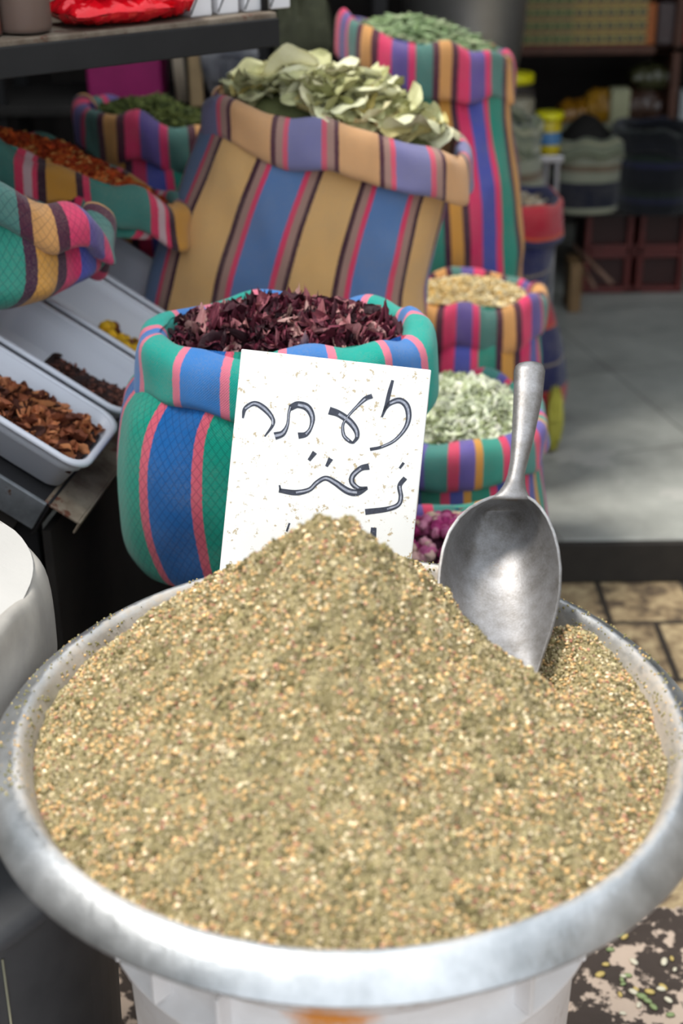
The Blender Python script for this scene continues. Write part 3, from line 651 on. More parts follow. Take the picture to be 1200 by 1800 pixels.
# hibiscus: near 290 pieces as things, the bed below as stuff
o, rnd, hf = mound('hibiscus_bed', g_h, 0, 2.7, .034, .018, vcol('hibiscus_dust', .8), 'bed of dark red hibiscus petals in the blue and turquoise sack', 'dried petals', '3a1420')
def petal(seed):
    random.seed(seed); V, Fc = leaf_t(7, 3, random.uniform(-2.2, 2.6), random.uniform(.6, 2.4), seed, 1, random.uniform(.12, .26), .35); 
    V[:, 0] = V[:, 0]*(1-.4*np.abs(V[:, 1])); return V, Fc
n = 900; P = rnd(n, .99); Vv, Ff, Cc = join([scatter(petal(k), P[k::4]+[0, 0, .002], rotm(len(P[k::4]), tilt=1.3), (.014+.012*rng.random((len(P[k::4]), 1)))*np.ones((1, 3)), pick(len(P[k::4]), [('2c1019', 4), ('4a1826', 4), ('6a2236', 3), ('8e4450', 1), ('b08a80', .4)])) for k in range(4)])
o2 = mk('hibiscus_petals', Vv, Ff, vcol('hibiscus_piece', .6), o, col=Cc); o2.modifiers.new('t', 'SOLIDIFY').thickness = .0006; o2['kind'] = 'stuff'
P = rnd(290, .95); individuals('hibiscus_petal', [petal(k+10) for k in range(6)], [petmat], P+[0, 0, .008], rotm(290, tilt=1.4), .020+.020*rng.random(290), 'dried dark red hibiscus petal in the blue and turquoise sack', 'dried petal', 'hibiscus petals')
# bay leaves
baym = [randcol('bay_leaf_green', ['98975f', 'b4b384', 'cccb9c', 'dcdab2'], .6, 40, .15), randcol('bay_leaf_pale', ['c0bf90', 'd6d4ac', 'e4e1c2', 'bfae68'], .6, 40, .15)]
o, rnd, hf = mound('bay_leaf_bed', g_o, 0, 3.2, .050, .015, vcol('leaf_dust', .8), 'bed of crushed bay leaf under the whole leaves in the orange sack', 'dried leaves', '6b7048', seedn=3)
def bay(seed): random.seed(seed); return leaf_t(12, 4, random.uniform(-.4, .6), random.uniform(-.1, .6), seed, 1, random.uniform(.33, .42), .15)
n = 130; P = rnd(n, .86); P[:, 2] += .008+.02*rng.random(n)
individuals('bay_leaf', [bay(k+50) for k in range(10)], baym, P, rotm(n, tilt=.85), .066+.034*rng.random(n), 'dried pale green bay leaf in the tilted orange sack', 'dried leaf', 'bay leaves')
twm = plain('dry_twig', 'a39a78', .8)
for a, b, c_ in (((545, 128), (575, 124), (612, 122)), ((648, 152), (668, 138), (690, 133)), ((665, 170), (680, 160), (702, 152))):
    o = tube('dry_twig', [at(*a, 2.1), at(*b, 2.1), at(*c_, 2.11)], [.0013, .001, .0008], twm); tag(o, 'thin dry twig poking up out of the bay leaves', 'twig', 'twigs in the bay leaves')
def stuffpile(base, templates, P, tilt, size, colors, lab, cat, matname, thick=.0008, parts='pieces', k0=0, aspect=(1, 1, 1)):
    K = len(templates); J = []
    for k, T in enumerate(templates):
        p = P[k::K]
        if len(T[1][0]) == 3 or True: J.append(scatter(T, p, rotm(len(p), tilt=tilt), (size[0]+(size[1]-size[0])*rng.random((len(p), 1)))*np.array([aspect]), pick(len(p), colors)))
    V, Fc, cc = join(J); o = mk(parts, V, Fc, vcol(matname, .7), base, col=cc); o['kind'] = 'stuff'
    if thick: o.modifiers.new('t', 'SOLIDIFY').thickness = thick
    return o
def fl(k, **q_): return leaf_t(5, 2, .8, .6, k, 1, .3, .2)
# green stalks on the tall sack
o, rnd, hf = mound('green_stalks', g_t, R(14), 3.4, .045, .02, vcol('stalk_dust'), 'pile of dried green stalks on top of the tallest sack', 'dried herb', '5f6f4c', seedn=5)
P = rnd(420, .95)+[0, 0, .006]; stuffpile(o, [(T1[0], T1[1])], P, .5, (.018, .034), [('7f9468', 4), ('93a67e', 4), ('a7b28c', 2), ('657a50', 2)], '', '', 'stalk', 0, 'stalks', aspect=(1, .13, .13))
# chamomile
o, rnd, hf = mound('chamomile_flowers', g_c, R(4), 2.5, .03, .02, vcol('chamomile_dust'), 'pale yellow dried flowers filling the round purple and pink striped sack', 'dried flowers', 'b59a62', seedn=9)
P = rnd(1500, .97)+[0, 0, .004]; stuffpile(o, [fl(1), fl(2), fl(3)], P, 1.2, (.010, .022), [('e3cf9c', 5), ('d2b477', 3), ('efe3c0', 3), ('c9a35c', 2)], '', '', 'chamomile')
# white leaves
o, rnd, hf = mound('whitish_leaves', g_w, 0, 2.3, .05, .02, vcol('white_leaf_dust'), 'crinkled whitish green dried leaves filling the sack behind the scoop handle', 'dried leaves', '6d7048', seedn=13)
P = rnd(1500, .97)+[0, 0, .006]; stuffpile(o, [fl(11), fl(12), fl(13), fl(14)], P, 1.2, (.016, .036), [('dfe3c8', 5), ('cfd6b4', 4), ('b4bc92', 3), ('8c9468', 2), ('f0efdc', 2)], '', '', 'white_leaf')
# orange petals, green herb, navy sack
o, rnd, hf = mound('orange_petals', g_B, 0, 2.4, .03, .016, vcol('orange_dust'), 'orange red dried petals in the tipped dark green striped sack', 'dried petals', '8a3a14', seedn=17)
P = rnd(1600, .98)+[0, 0, .003]; stuffpile(o, [fl(21), fl(22)], P, 1.2, (.008, .02), [('b5481a', 4), ('9a3216', 4), ('c8682c', 2), ('cf9a5a', 1)], '', '', 'orange_petal')
o, rnd, hf = mound('green_herb', g_C, 0, 2.5, .04, .02, vcol('herb_dust'), 'dried green herb in the farthest left sack', 'dried herb', '3e4a20', seedn=19)
P = rnd(1400, .97)+[0, 0, .004]; stuffpile(o, [fl(31), fl(32)], P, 1.2, (.010, .024), [('56612f', 4), ('717b40', 3), ('3c4722', 3)], '', '', 'herb')
o, rnd, hf = mound('dried_peel', g_A, 0, 2.4, .02, .02, vcol('peel_dust'), 'dark dried spice in the nearest left sack', 'dried spice', '4a3020', seedn=23)
o, rnd, hf = mound('pale_roots', g_n, 0, 2.5, .03, .03, vcol('root_dust'), 'pale dried flakes in the navy and red sack', 'dried flakes', '9a8870', seedn=27)
P = rnd(300, .97)+[0, 0, .004]; stuffpile(o, [fl(41)], P, 1.2, (.02, .04), [('c9c0ac', 4), ('a89880', 3)], '', '', 'root')
# rosebuds
def rosebud(seed):
    random.seed(seed); V, Fc = ico(2); V = V*[.36, .36, .5]
    for v in V: a = math.atan2(v[1], v[0]); k_ = 1+.16*math.sin(5*a+v[2]*5+seed)+.12*mn.noise(Vector(v)*5+Vector((seed, 0, 0))); v[0] *= k_; v[1] *= k_
    V[:, 0:2] *= (1-.35*V[:, 2:3]); return V, Fc
rbm = [randcol('rosebud', ['7c1c4c', 'a82c6c', 'c4508a', 'd488a4', 'dcc2a8', 'cdb294'], .7, 90, .3)]
o, rnd, hf = mound('rosebud_bed', g_r, 0, 2.3, .03, .022, vcol('rose_dust'), 'bed of crushed rosebuds under the whole ones in the low sack', 'dried flowers', '3c1226', seedn=29)
P = rnd(210, .97); P[:, 2] += .004+.008*rng.random(210)
individuals('dried_rosebud', [rosebud(k) for k in range(5)], rbm, P, rotm(210), .017+.008*rng.random(210), 'magenta dried rosebud in the low sack beside the scoop', 'rosebud', 'rosebuds')

# ------------------------------------------------------------ sloping stall table with trays
AZ, EL = R(10), R(32)
ds = np.array([math.sin(AZ), math.cos(AZ), 0]); dt = np.array([-math.cos(AZ)*math.cos(EL), math.sin(AZ)*math.cos(EL), math.sin(EL)]); dn = np.cross(ds, dt)
O = at(84, 884, 1.5)
def tp(t_, s_, n_): return O+dt*t_+ds*s_+dn*n_
def tbox(name, t0, t1, s0, s1, n0, n1, mat, parent, bevel=.003):
    return box(name, tp((t0+t1)/2, (s0+s1)/2, (n0+n1)/2), (t1-t0, s1-s0, n1-n0), mat, parent, ax=np.array([dt, ds, dn]), bevel=bevel)
tb = empty('stall_table', (O[0]-.2, O[1]+.4, 0), 'sloping worn steel display table holding the white plastic trays', 'table')
tbox('table_top', .0, .235, .0, .72, -.008, -.002, M['dark'], tb)
tbox('front_beam', 0, .235, -.006, 0, -.04, .0, M['steel'], tb, .001)
tbox('side_beam', -.004, 0, 0, .74, -.05, 0, M['dark'], tb, .001)
tbox('front_shade_sheet', .02, .235, .0, .006, -.30, -.04, M['crate'], tb, .001)  # added dark sheet, stands in for the shade beneath the table
sp0, sp1 = tp(.006, .01, 0), tp(.006, .70, 0)
mk('side_shade_sheet', [(sp0[0], sp0[1], .0), (sp1[0], sp1[1], .0), (sp1[0]-.01, sp1[1], 0), (sp0[0]-.01, sp0[1], 0), (sp0[0], sp0[1], sp0[2]-.045), (sp1[0], sp1[1], sp1[2]-.045), (sp1[0]-.01, sp1[1], sp1[2]-.045), (sp0[0]-.01, sp0[1], sp0[2]-.045)], BF, M['crate'], tb, smooth=False)  # dark sheet added down to the floor where there is only shade
tbox('angle_iron', -.042, .004, .0, .72, -.004, -.0005, M['rust'], tb, .001)
tbox('angle_iron', -.045, -.042, .0, .72, -.018, -.0005, M['rust'], tb, .001)
for t_, s_ in ((.03, .03), (.03, .69), (.21, .03), (.21, .69)):
    p = tp(t_, s_, -.03); box('leg', (p[0], p[1], p[2]/2), (.03, .03, p[2]), M['dark'], tb)
# upper step of the stall carrying the left sacks
up = empty('stall_shelf', (-.74, 2.0, 0), 'dark raised platform under the left row of sacks', 'platform')
box('platform_top', (-.74, 2.0, .825), (.34, .80, .03), M['crate'], up)
for x, y in ((-.88, 1.63), (-.88, 2.37), (-.60, 2.37)): box('leg', (x, y, .405), (.03, .03, .81), M['crate'], up)
box('leg', (-.62, 1.63, .405), (.03, .03, .81), M['crate'], up)
lo = empty('stall_stand', (-.28, 2.48, 0), 'dark stand below the farthest left sack', 'stand')
box('stand_top', (-.28, 2.48, .685), (.26, .24, .03), M['crate'], lo)
for x in (-.38, -.18):
    for y in (2.38, 2.58): box('leg', (x, y, .335), (.03, .03, .67), M['crate'], lo)

def rrect(t0, t1, s0, s1, r, k=6):
    P_ = []
    for cx_, cy_, a0 in ((t1-r, s1-r, 0), (t0+r, s1-r, 90), (t0+r, s0+r, 180), (t1-r, s0+r, 270)):
        for j in range(k+1): a = R(a0+90*j/k); P_.append((cx_+r*math.cos(a), cy_+r*math.sin(a)))
    return P_
def tray(s0, label, t0=-.017, L=.235, Wd=.150, Dp=.056):
    t_ = empty('plastic_tray', tp(t0+L/2, s0+Wd/2, 0), label, 'tray', 'white plastic trays')
    def loft(name, secs, close=False):
        V = []; 
        for (ins, n_, r) in secs: V += [tp(a, b, n_) for a, b in rrect(t0+ins, t0+L-ins, s0+ins, s0+Wd-ins, r)]
        m = len(rrect(0, 1, 0, 1, .1)); Fc = [(i*m+j, i*m+(j+1) % m, (i+1)*m+(j+1) % m, (i+1)*m+j) for i in range(len(secs)-1) for j in range(m)]
        if not close: Fc += [tuple(range(m))[::-1], tuple(range((len(secs)-1)*m, len(secs)*m))]
        return mk(name, V, Fc, M['plastic'], t_)
    loft('tray_body', [(.020, .001, .018), (.018, .002, .02), (.011, Dp-.022, .024), (.007, Dp-.019, .026), (.0055, Dp-.002, .026), (.008, Dp-.002, .024), (.0095, Dp-.018, .024), (.0135, Dp-.021, .022), (.0205, .004, .018)])
    loft('tray_rim', [(.0055, Dp-.005, .026), (.0, Dp-.006, .028), (-.0012, Dp-.003, .029), (0, Dp, .028), (.0055, Dp+.001, .026), (.008, Dp-.001, .024), (.0078, Dp-.005, .024), (.0055, Dp-.005, .026)], True)
    return t_
ST = .164
tray(.012, 'nearest white plastic tray, holding brown star anise pieces')
tray(.012+ST, 'second white plastic tray from the front, holding dark cloves at its low end')
tray(.012+2*ST, 'third white plastic tray, a bit of yellow at its low end')
tray(.012+3*ST, 'farthest white plastic tray, beside the orange sack')
# star anise pieces
anm = randcol('star_anise', ['3e2018', '6b3826', '9c5a3c', 'c07a52', 'd08a58'], .6, 120, .25)
def anise(seed):
    random.seed(seed); V, Fc = [], []
    V, Fc = leaf_t(8, 3, random.uniform(.5, 1.2), random.uniform(1.0, 2.0), seed, 1, random.uniform(.2, .3), .15)
    return V, Fc
def traypile(name, s0, tmax, h0, slope, label, cat, col, mat):
    V = []; NT_, NS_ = 26, 12
    for i in range(NT_+1):
        for j in range(NS_+1):
            t_ = -.003+(tmax+.003)*i/NT_; s_ = s0+.018+(.152-.036)*j/NS_
            n_ = max(.006, h0-slope*(t_-.004)-.012*(abs(j/NS_-.5)*2)**3+.006*mn.noise(Vector((t_*40, s_*40, 1))))
            V.append(tp(t_, s_, n_))
    Fc = [(i*(NS_+1)+j, (i+1)*(NS_+1)+j, (i+1)*(NS_+1)+j+1, i*(NS_+1)+j+1) for i in range(NT_) for j in range(NS_)]
    o = mk(name, V, Fc, mat, None, col=np.tile(np.array(lin(col)), (len(V), 1))); o.modifiers.new('t', 'SOLIDIFY').thickness = .002
    tag(o, label, cat, kind='stuff')
    def f(k):
        t_ = rng.uniform(-.001, tmax-.005, k); s_ = rng.uniform(s0+.022, s0+.13, k)
        return np.array([tp(a, b, max(.008, h0-slope*(a-.004)-.012*(abs((b-s0-.076)/.058))**3)) for a, b in zip(t_, s_)])
    return o, f
o, pf = traypile('star_anise_bed', .012, .21, .042, .10, 'layer of broken star anise under the pieces in the nearest tray', 'spice', '3a2018', vcol('anise_dust'))
P = pf(300); individuals('star_anise_piece', [anise(k+70) for k in range(6)], [anm], P+dn*.006*rng.random((300, 1)), rotm(300, tilt=1.3), .019+.014*rng.random(300), 'broken brown star anise piece in the nearest white tray', 'star anise', 'star anise pieces')
o, pf = traypile('clove_pile', .012+ST, .12, .026, .20, 'dark cloves at the low end of the second tray', 'spice', '2a1a16', vcol('clove_dust'))
P = pf(420)+dn*.002; stuffpile(o, [T1], P, 1.4, (.003, .006), [('3a221c', 4), ('5a342a', 3), ('7a4a3c', 1.5)], '', '', 'clove', 0, 'cloves', aspect=(1.3, .45, .45))
o, pf = traypile('yellow_spice', .012+2*ST, .10, .024, .22, 'yellow and brown spice at the low end of the third tray', 'spice', 'c59a1c', vcol('yellow_dust'))
P = pf(160)+dn*.002; stuffpile(o, [T1], P, 1.4, (.004, .009), [('d8aa20', 4), ('6a3a1c', 1)], '', '', 'turmeric', 0, 'chunks')

# ------------------------------------------------------------ grey canvas sack and bin, lower left
bn = empty('grey_bin', (-.46, 1.06, 0), 'dark grey bin standing at lower left below the bowl rim', 'bin')
lathe('bin_body', [(0, .0), (.21, 0), (.22, .01), (.235, .54), (.242, .555), (.248, .56), (.248, .575), (.235, .578), (.0, .578)], (-.46, 1.06, 0), M['bin'], bn, n=64, cap=False)
tube('seam', [(-.46+r_*math.cos(-.75), 1.06+r_*math.sin(-.75), z_) for r_, z_ in ((.2205, .01), (.2355, .54))], .0012, plain('pale_seam', '8f8a72', .6), bn)
t_, _, g_k = sack('pale grey canvas sack lined with white paper, at the left frame edge', None,
  [(-.46, 1.08, .58, .11, .11, 0, 0), (-.46, 1.08, .59, .165, .165, 0, 0), (-.455, 1.08, .66, .180, .185, 0, 0), (-.455, 1.08, .75, .178, .185, 0, 0), (-.450, 1.08, .806, .172, .180, -.12, -.05)],
  M['canvas2'], M['canvas'], n_=2.3, cuff=.10, puff=.011, wr=.006, seed=51., name='canvas_sack', dip=.02)
o, rnd, hf = mound('paper_liner', g_k, 0, 2.3, .022, -.004, M['whitecloth'], 'white paper sheet covering the mouth of the grey canvas sack', 'paper', 'ffffff', shrink=-.003, seedn=33, kind=None)

# ------------------------------------------------------------ overhead shelf with goods
zt = 1.170
a0, a1 = at(-120, 62, 1.70), at(487, 40, 1.98)
dx = (a1-a0)*[1, 1, 0]; Ls = np.linalg.norm(dx); dx /= Ls; dy = np.array([-dx[1], dx[0], 0]); ctr = (a0+a1)/2; zt = float((a0[2]+a1[2])/2)
sh = empty('hanging_shelf', (ctr[0]+dy[0]*.15, ctr[1]+dy[1]*.15, zt-.04), 'dark metal shelf across the upper left, carrying jar, red bags and white boxes', 'shelf')
AX = np.array([dx, dy, (0, 0, 1)])
box('shelf_board', (ctr[0]+dy[0]*.30, ctr[1]+dy[1]*.30, zt-.006), (Ls, .60, .012), M['rust'], sh, ax=AX, bevel=.002)
box('front_rail', (ctr[0]+dy[0]*.0, ctr[1]+dy[1]*.0, zt-.025), (Ls, .012, .036), M['rail'], sh, ax=AX, bevel=.002)
for k in (.02, Ls-.006):
    for d_ in (.02, .56): p = a0+dx*k+dy*d_; tube('hanging_rod', [(p[0], p[1], zt-.01), (p[0], p[1], 2.5)], .005, M['black'], sh)
def onshelf(x, back=.03):      # point on the board under photo column x
    d = ray(x, 50); A = np.array([[d[0], -dx[0]], [d[1], -dx[1]]]); k_, m_ = np.linalg.solve(A, (a0+dy*back)[:2]-CAM[:2]); return np.array([*(a0+dy*back+dx*m_)[:2], zt])
jar_glass = plain('jar_glass', '9a9088', .08, 0, .05, 5, None, 0, None, 0, .1)
def jar(p, r, h, label, content, lid=None, liquid=.9, group=None, name='glass_jar', glass=None):
    t_ = empty(name, p, label, 'jar', group)
    lathe('jar_body', [(0, .0), (r*.85, 0), (r*.97, r*.08), (r, r*.25), (r, h*.82), (r*.9, h*.9), (r*.8, h*.93), (r*.8, h)], p, glass or jar_glass, t_, n=40, cap=False)
    lathe('jar_contents', [(0, .003), (r*.82, .003), (r*.94, r*.12), (r*.96, r*.28), (r*.96, h*.8*liquid), (0, h*.82*liquid)], p, content, t_, n=40, cap=False)
    if lid: lathe('lid', [(r*.86, h*.97), (r*.9, h*.97), (r*.9, h*1.08), (r*.86, h*1.1), (0, h*1.1)], p, lid, t_, n=40, cap=False)
brown = plain('brown_powder', '5e473c', .9, 0, .2)
jar(onshelf(45, .04), .033, .09, 'jar of brown powder on the dark shelf left of the red bags', brown, M['dark'])
jar(onshelf(-22, .04), .017, .09, 'small jar of red brown powder at the left end of the dark shelf', plain('red_brown_powder', '6a2a1c', .9), M['dark'])
def bag(p, L_, D_, Hh, mat, label, rz, seed, cat='bag', name='foil_bag', group=None, amp=.25):
    V = []; nx, ny = 90, 52
    for side in (1, -1):
        for i in range(nx+1):
            for j in range(ny+1):
                x = i/nx*2-1; y = j/ny*2-1; e = max(0, (1-abs(x)**3.5)*(1-abs(y)**3.5))
                q_ = Vector((x*2.3+seed, y*2.0, side*2.)); cr = abs(mn.noise(q_))*1.3+.5*abs(mn.noise(q_*2.6))
                h_ = side*Hh/2*e**.55*(1-amp*cr*1.6); X = x*L_/2*(1-.04*cr); Y_ = y*D_/2*(1-.06*cr)
                V.append((X, Y_, Hh/2+h_+.004*mn.noise(q_*1.2)))
    m = (nx+1)*(ny+1); Fc = []
    for i in range(nx):
        for j in range(ny):
            a = i*(ny+1)+j; Fc += [(a, a+ny+1, a+ny+2, a+1), (m+a, m+a+1, m+a+ny+2, m+a+ny+1)]
    V = np.array(V); ca, sa = math.cos(rz), math.sin(rz); V = V@np.array([(ca, sa, 0), (-sa, ca, 0), (0, 0, 1)])+np.asarray(p)
    V[:, 2] = np.maximum(V[:, 2], p[2]+.0005)
    o = mk(name, V, Fc, mat, None, smooth=True); return tag(o, label, cat, group)
sa_ = math.atan2(dx[1], dx[0])
bag(onshelf(190, .05)+[0, 0, .0], .14, .11, .036, M['red_foil'], 'shiny red foil bag lying lowest beside the brown jar', sa_, 3.)
bag(onshelf(215, .07)+[0, 0, .030], .15, .11, .04, M['red_foil'], 'shiny red foil bag lying on top of another red bag', sa_+.15, 8.)
bag(onshelf(283, .05)+[0, 0, .0], .075, .10, .055, M['red_foil'], 'shiny red foil bag next to the white boxes', sa_-.3, 13.)
wb = plain('white_carton', 'dcdadc', .5, 0, .08)
for k, (x, lab) in enumerate([(325, 'white carton next to the red foil bags'), (372, 'second white carton from the red bags'), (418, 'third white carton from the red bags'), (462, 'white carton at the right end of the dark shelf')]):
    p = onshelf(x, .07); t_ = empty('white_carton', p, lab, 'box', 'white cartons on the dark shelf')
    box('carton_body', p+[0, 0, .03], (.032, .09, .06), wb, t_, ax=AX, bevel=.002)
    pr_ = [p+dx*.0165*s1+dy*(-.0455)+np.array([0, 0, z]) for s1, z in ((-1, .004), (-.2, .028), (1, .058))]
    tube('string', pr_, .0009, M['black'], t_, n=6)
    box('printed_label', p-dy*.0457+[0, 0, .038], (.018, .0006, .008), plain('pink_print', 'c98a98', .6), t_, ax=AX, bevel=0)

# ------------------------------------------------------------ things behind the left sacks
def pbox(x0, x1, y0, y1, Y, dep, mat, name, label, cat, rz=0, group=None, bevel=.004, rest=None):
    a, b = at(x0, (y0+y1)/2, Y), at(x1, (y0+y1)/2, Y); z1 = at((x0+x1)/2, y0, Y)[2]; z0 = at((x0+x1)/2, y1, Y)[2] if rest is None else rest
    o = box(name, ((a[0]+b[0])/2, Y+dep/2, (z0+z1)/2), (b[0]-a[0], dep, z1-z0), mat, None, rz=rz, bevel=bevel); return tag(o, label, cat, group)
rk = empty('storage_rack', (-.25, 3.15, 0), 'dark rack behind the left sacks with goods on its board', 'rack')
box('rack_board', (-.31, 3.15, .84), (.84, .30, .02), M['crate'], rk)
for x in (-.70, -.15, .09):
    for y in (3.03, 3.27): box('upright', (x, y, .7), (.03, .03, 1.4), M['black'], rk)
box('rack_board', (-.31, 3.15, 1.14), (.84, .30, .02), M['wood'], rk)
pbox(150, 282, 60, 160, 3.05, .12, M['magenta'], 'magenta_carton', 'magenta carton standing behind the farthest left sack', 'box', rest=.85)
for k, (x, m_) in enumerate([(302, 'canvas2'), (312, 'canvas2'), (322, 'crate')]):
    tag(tube('dry_stick', [at(x, 60, 3.0), at(x+14, 178, 3.0)], .007, M[m_]), 'dry stick leaning beside the magenta carton', 'stick', 'sticks on the rack')
pbox(330, 354, 50, 182, 2.98, .02, M['pale_wood'], 'wooden_plank', 'pale upright wooden plank between the sticks and the white bag', 'slat', rest=.85)
bag(at(408, 178, 3.02)*[1, 1, 0]+[0, 0, .85], .12, .10, .20, plain('white_navy_bag', 'a9a9aa', .4, 0, .3, 9, '1c2438', 0, ('1c2438', 9, .55)), 'white and navy plastic bag on the rack behind the bay leaves', 0, 18, name='plastic_bag')
pbox(492, 590, -5, 22, 3.0, .12, plain('pale_carton', 'a29a86', .6), 'pale_carton', 'pale carton on the upper rack board left of the tallest sack', 'box', rest=1.15)
bag(at(535, 130, 3.02)*[1, 1, 0]+[0, 0, .85], .12, .11, .24, plain('olive_net', '4a4c36', .8, 0, .4, 30), 'olive green bag on the rack left of the tallest sack', 0, 25, name='olive_bag')
# big pot
pp = at(815, 60, 3.95); pt = empty('steel_pot', (pp[0], 3.95, .0), 'large dull metal pot behind the tallest sack', 'pot')
box('pot_stand', (pp[0], 3.95, .37), (.26, .26, .74), M['black'], pt)
lathe('pot_body', [(0, -.02), (.11, -.02), (.145, 0), (.162, .12), (.17, .40), (.176, .405), (.176, .41), (.166, .41), (.158, .12), (0, .0)], (pp[0], 3.95, .76), plain('dull_metal', 'a9a6a2', .45, .8, .2, 6), pt, n=48, cap=False)

# ------------------------------------------------------------ shop shelf, far right
YS = 4.45
def zat(y, Y=YS): return float(at(1050, y, Y)[2])
def xat(x, Y=YS, y=200): return float(at(x, y, Y)[0])
sf = empty('wall_shelf', (xat(1050), YS+.15, .09), 'brown wooden shelving at the back of the shop', 'shelf')
zb = [zat(82), zat(236)]
for z in zb: box('shelf_board', (xat(1060), YS+.15, z-.012), (.86, .30, .024), M['wood'], sf)
for x in (xat(1181), xat(905)-.19, xat(1181)+.42): box('upright', (x, YS+.15, .09+.75), (.026, .30, 1.5), M['wood'], sf)
box('shelf_board', (xat(1260), YS+.15, zb[1]-.012), (.42, .30, .024), M['wood'], sf)
box('shelf_board', (xat(1260), YS+.15, zb[0]-.012), (.42, .30, .024), M['wood'], sf)
# tea boxes
tea = [plain('tea_green', 'a8a56c', .6, 0, .2, 30), plain('tea_yellow', 'c2b46a', .6, 0, .2, 30)]
tlab = [plain('green_print', '2f4a2a', .7, 0, .3, 200), plain('navy_print', '23263c', .7, 0, .3, 200)]; tred = plain('red_print', '7c3228', .7)
bw = xat(940)-xat(922); bh = zat(58)-zat(81)
proto = {}
for r_i in range(4):
    for c_i in range(12):
        kind = 0 if c_i < 5 else 1
        x = xat(909+c_i*18+9); z = zb[0]+bh*r_i
        if (kind, ) not in proto:
            t_ = empty('tea_box', (x, YS+.05, z), '', 'box', '')
            kids = [box('carton', (x, YS+.05, z+bh/2), (bw*.96, .09, bh*.97), tea[kind], t_, bevel=.001),
                    box('printed_label', (x, YS+.0045, z+bh*.58), (bw*.8, .002, bh*.36), tlab[kind], t_, bevel=0),
                    box('printed_band', (x, YS+.0045, z+bh*.12), (bw*.94, .002, bh*.18), tred, t_, bevel=0)]
            proto[(kind, )] = (t_, kids)
        else:
            t0_, kids = proto[(kind, )]; t_ = t0_.copy(); C.objects.link(t_); t_.location = (x, YS+.05, z)
            for k in kids: k2 = k.copy(); k2.parent = t_; C.objects.link(k2)
        od = ('first', 'second', 'third', 'fourth', 'fifth', 'sixth', 'seventh')
        t_['label'] = ('green', 'navy')[kind]+' printed box on the top shop shelf, '+od[c_i-5*kind]+' from left, '+('bottom', 'second', 'third', 'top')[r_i]+' row'
        t_['group'] = ('green printed boxes on the shop shelf', 'navy printed boxes on the shop shelf')[kind]
def sbox(x0, x1, h, z, mat, name, label, cat, dep=.1, group=None): 
    xa, xb = xat(x0), xat(x1); return tag(box(name, ((xa+xb)/2, YS+.02+dep/2, z+h/2), (xb-xa, dep, h), mat, None), label, cat, group)
sbox(1126, 1142, .12, zb[0], plain('orange_card', 'b0622a', .6), 'orange_carton', 'upright orange carton right of the stacked cream boxes', 'box')
sbox(1144, 1174, .12, zb[0], plain('maroon_pack', '33181c', .3, 0, .3, 40, None, 0, ('8a8a90', 60, .62)), 'maroon_pack', 'dark maroon pack beside the orange carton', 'package')
sbox(1192, 1215, .16, zb[0]+.0, plain('red_white_pack', 'a01c24', .4, 0, .2, 10, None, 0, ('c8c8c8', 14, .55)), 'red_pack', 'red and white pack at the top right corner', 'package')
# plastic bags of spices
bagm = lambda nm, c_, sp: plain(nm, c_, .25, 0, .35, 20, None, 0, (sp, 26, .66))
for x, h, L_, c_, sp, lab, nm in ((1022, .09, .12, 'a8741c', 'c0c0b0', 'golden brown spice bag at the left of the lower shop shelf', 'spice_bag'), (1062, .12, .10, 'b08020', '3c2a14', 'yellow spice bag behind the white green pack', 'spice_bag'), (1136, .13, .13, '4a342a', '9a9088', 'brown spice bag in clear plastic right of the white green pack', 'spice_bag'), (1150, .08, .14, '4a4a30', 'a8a890', 'crumpled clear bag of green herb on top of the brown spice bag', 'herb_bag')):
    z = zb[1]+(.0 if nm != 'herb_bag' else .115); bag((xat(x), YS+.10, z), L_, .11, h, bagm(nm+c_, c_, sp), lab, 0, x/7., name=nm)
sbox(1075, 1108, .13, zb[1], plain('pale_green_pack', 'b0b08c', .5, 0, .1, 10, None, 0, ('1c4a30', 12, .62)), 'flour_pack', 'pale green white pack in the middle of the lower shop shelf', 'package', .06)
sbox(1196, 1222, .12, zb[1], plain('white_pack', 'a9aeb0', .5), 'white_pack', 'white pack at the right frame edge on the lower shop shelf', 'package', .08)
# jars with yellow lids near the navy sack
ylid = plain('yellow_lid', 'd3cc10', .4, 0, .1); clear = plain('cloudy_plastic_jar', 'a3aa98', .3, 0, .2, 9, '6f7868', 0)
st = empty('display_stand', (.50, 3.72, .09), 'black and chrome stand carrying the yellow lidded tubs', 'stand')
zs1 = float(at(960, 272, 3.6)[2])
box('stand_top', (.465, 3.70, zs1-.01), (.21, .22, .02), plain('chrome', 'a0a0a4', .3, .8, .2), st)
for x in (.37, .555):
    for y in (3.605, 3.795): box('leg', (x, y, (.09+zs1-.02)/2), (.014, .014, zs1-.02-.09), plain('chrome_leg', '9a9aa0', .3, .7, .2), st)
jar((.445, 3.70, zs1), .06, float(at(935, 140, 3.7)[2])-zs1-.0, 'large clear tub with yellow lid, taller of the two tubs behind the tall sack', plain('cream_sweets', 'b7b3a0', .7, 0, .5, 50, '6d6040'), ylid, .9, None, 'plastic_tub')
pq = (.532, 3.62, zs1); t_ = empty('plastic_tub', pq, 'smaller tub with yellow lid and yellow and blue label', 'jar')
lathe('tub_body', [(0, 0), (.027, 0), (.030, .004), (.030, .080), (.026, .085), (0, .085)], pq, plain('yellow_tub', 'c2ad18', .4), t_, n=32, cap=False)
lathe('blue_label', [(.0305, .025), (.0307, .026), (.0307, .055), (.0305, .056)], pq, plain('blue_label', '4878a8', .5), t_, n=32, cap=False)
lathe('lid', [(0, .086), (.034, .086), (.035, .09), (.035, .099), (.033, .102), (0, .102)], pq, ylid, t_, n=32, cap=False)
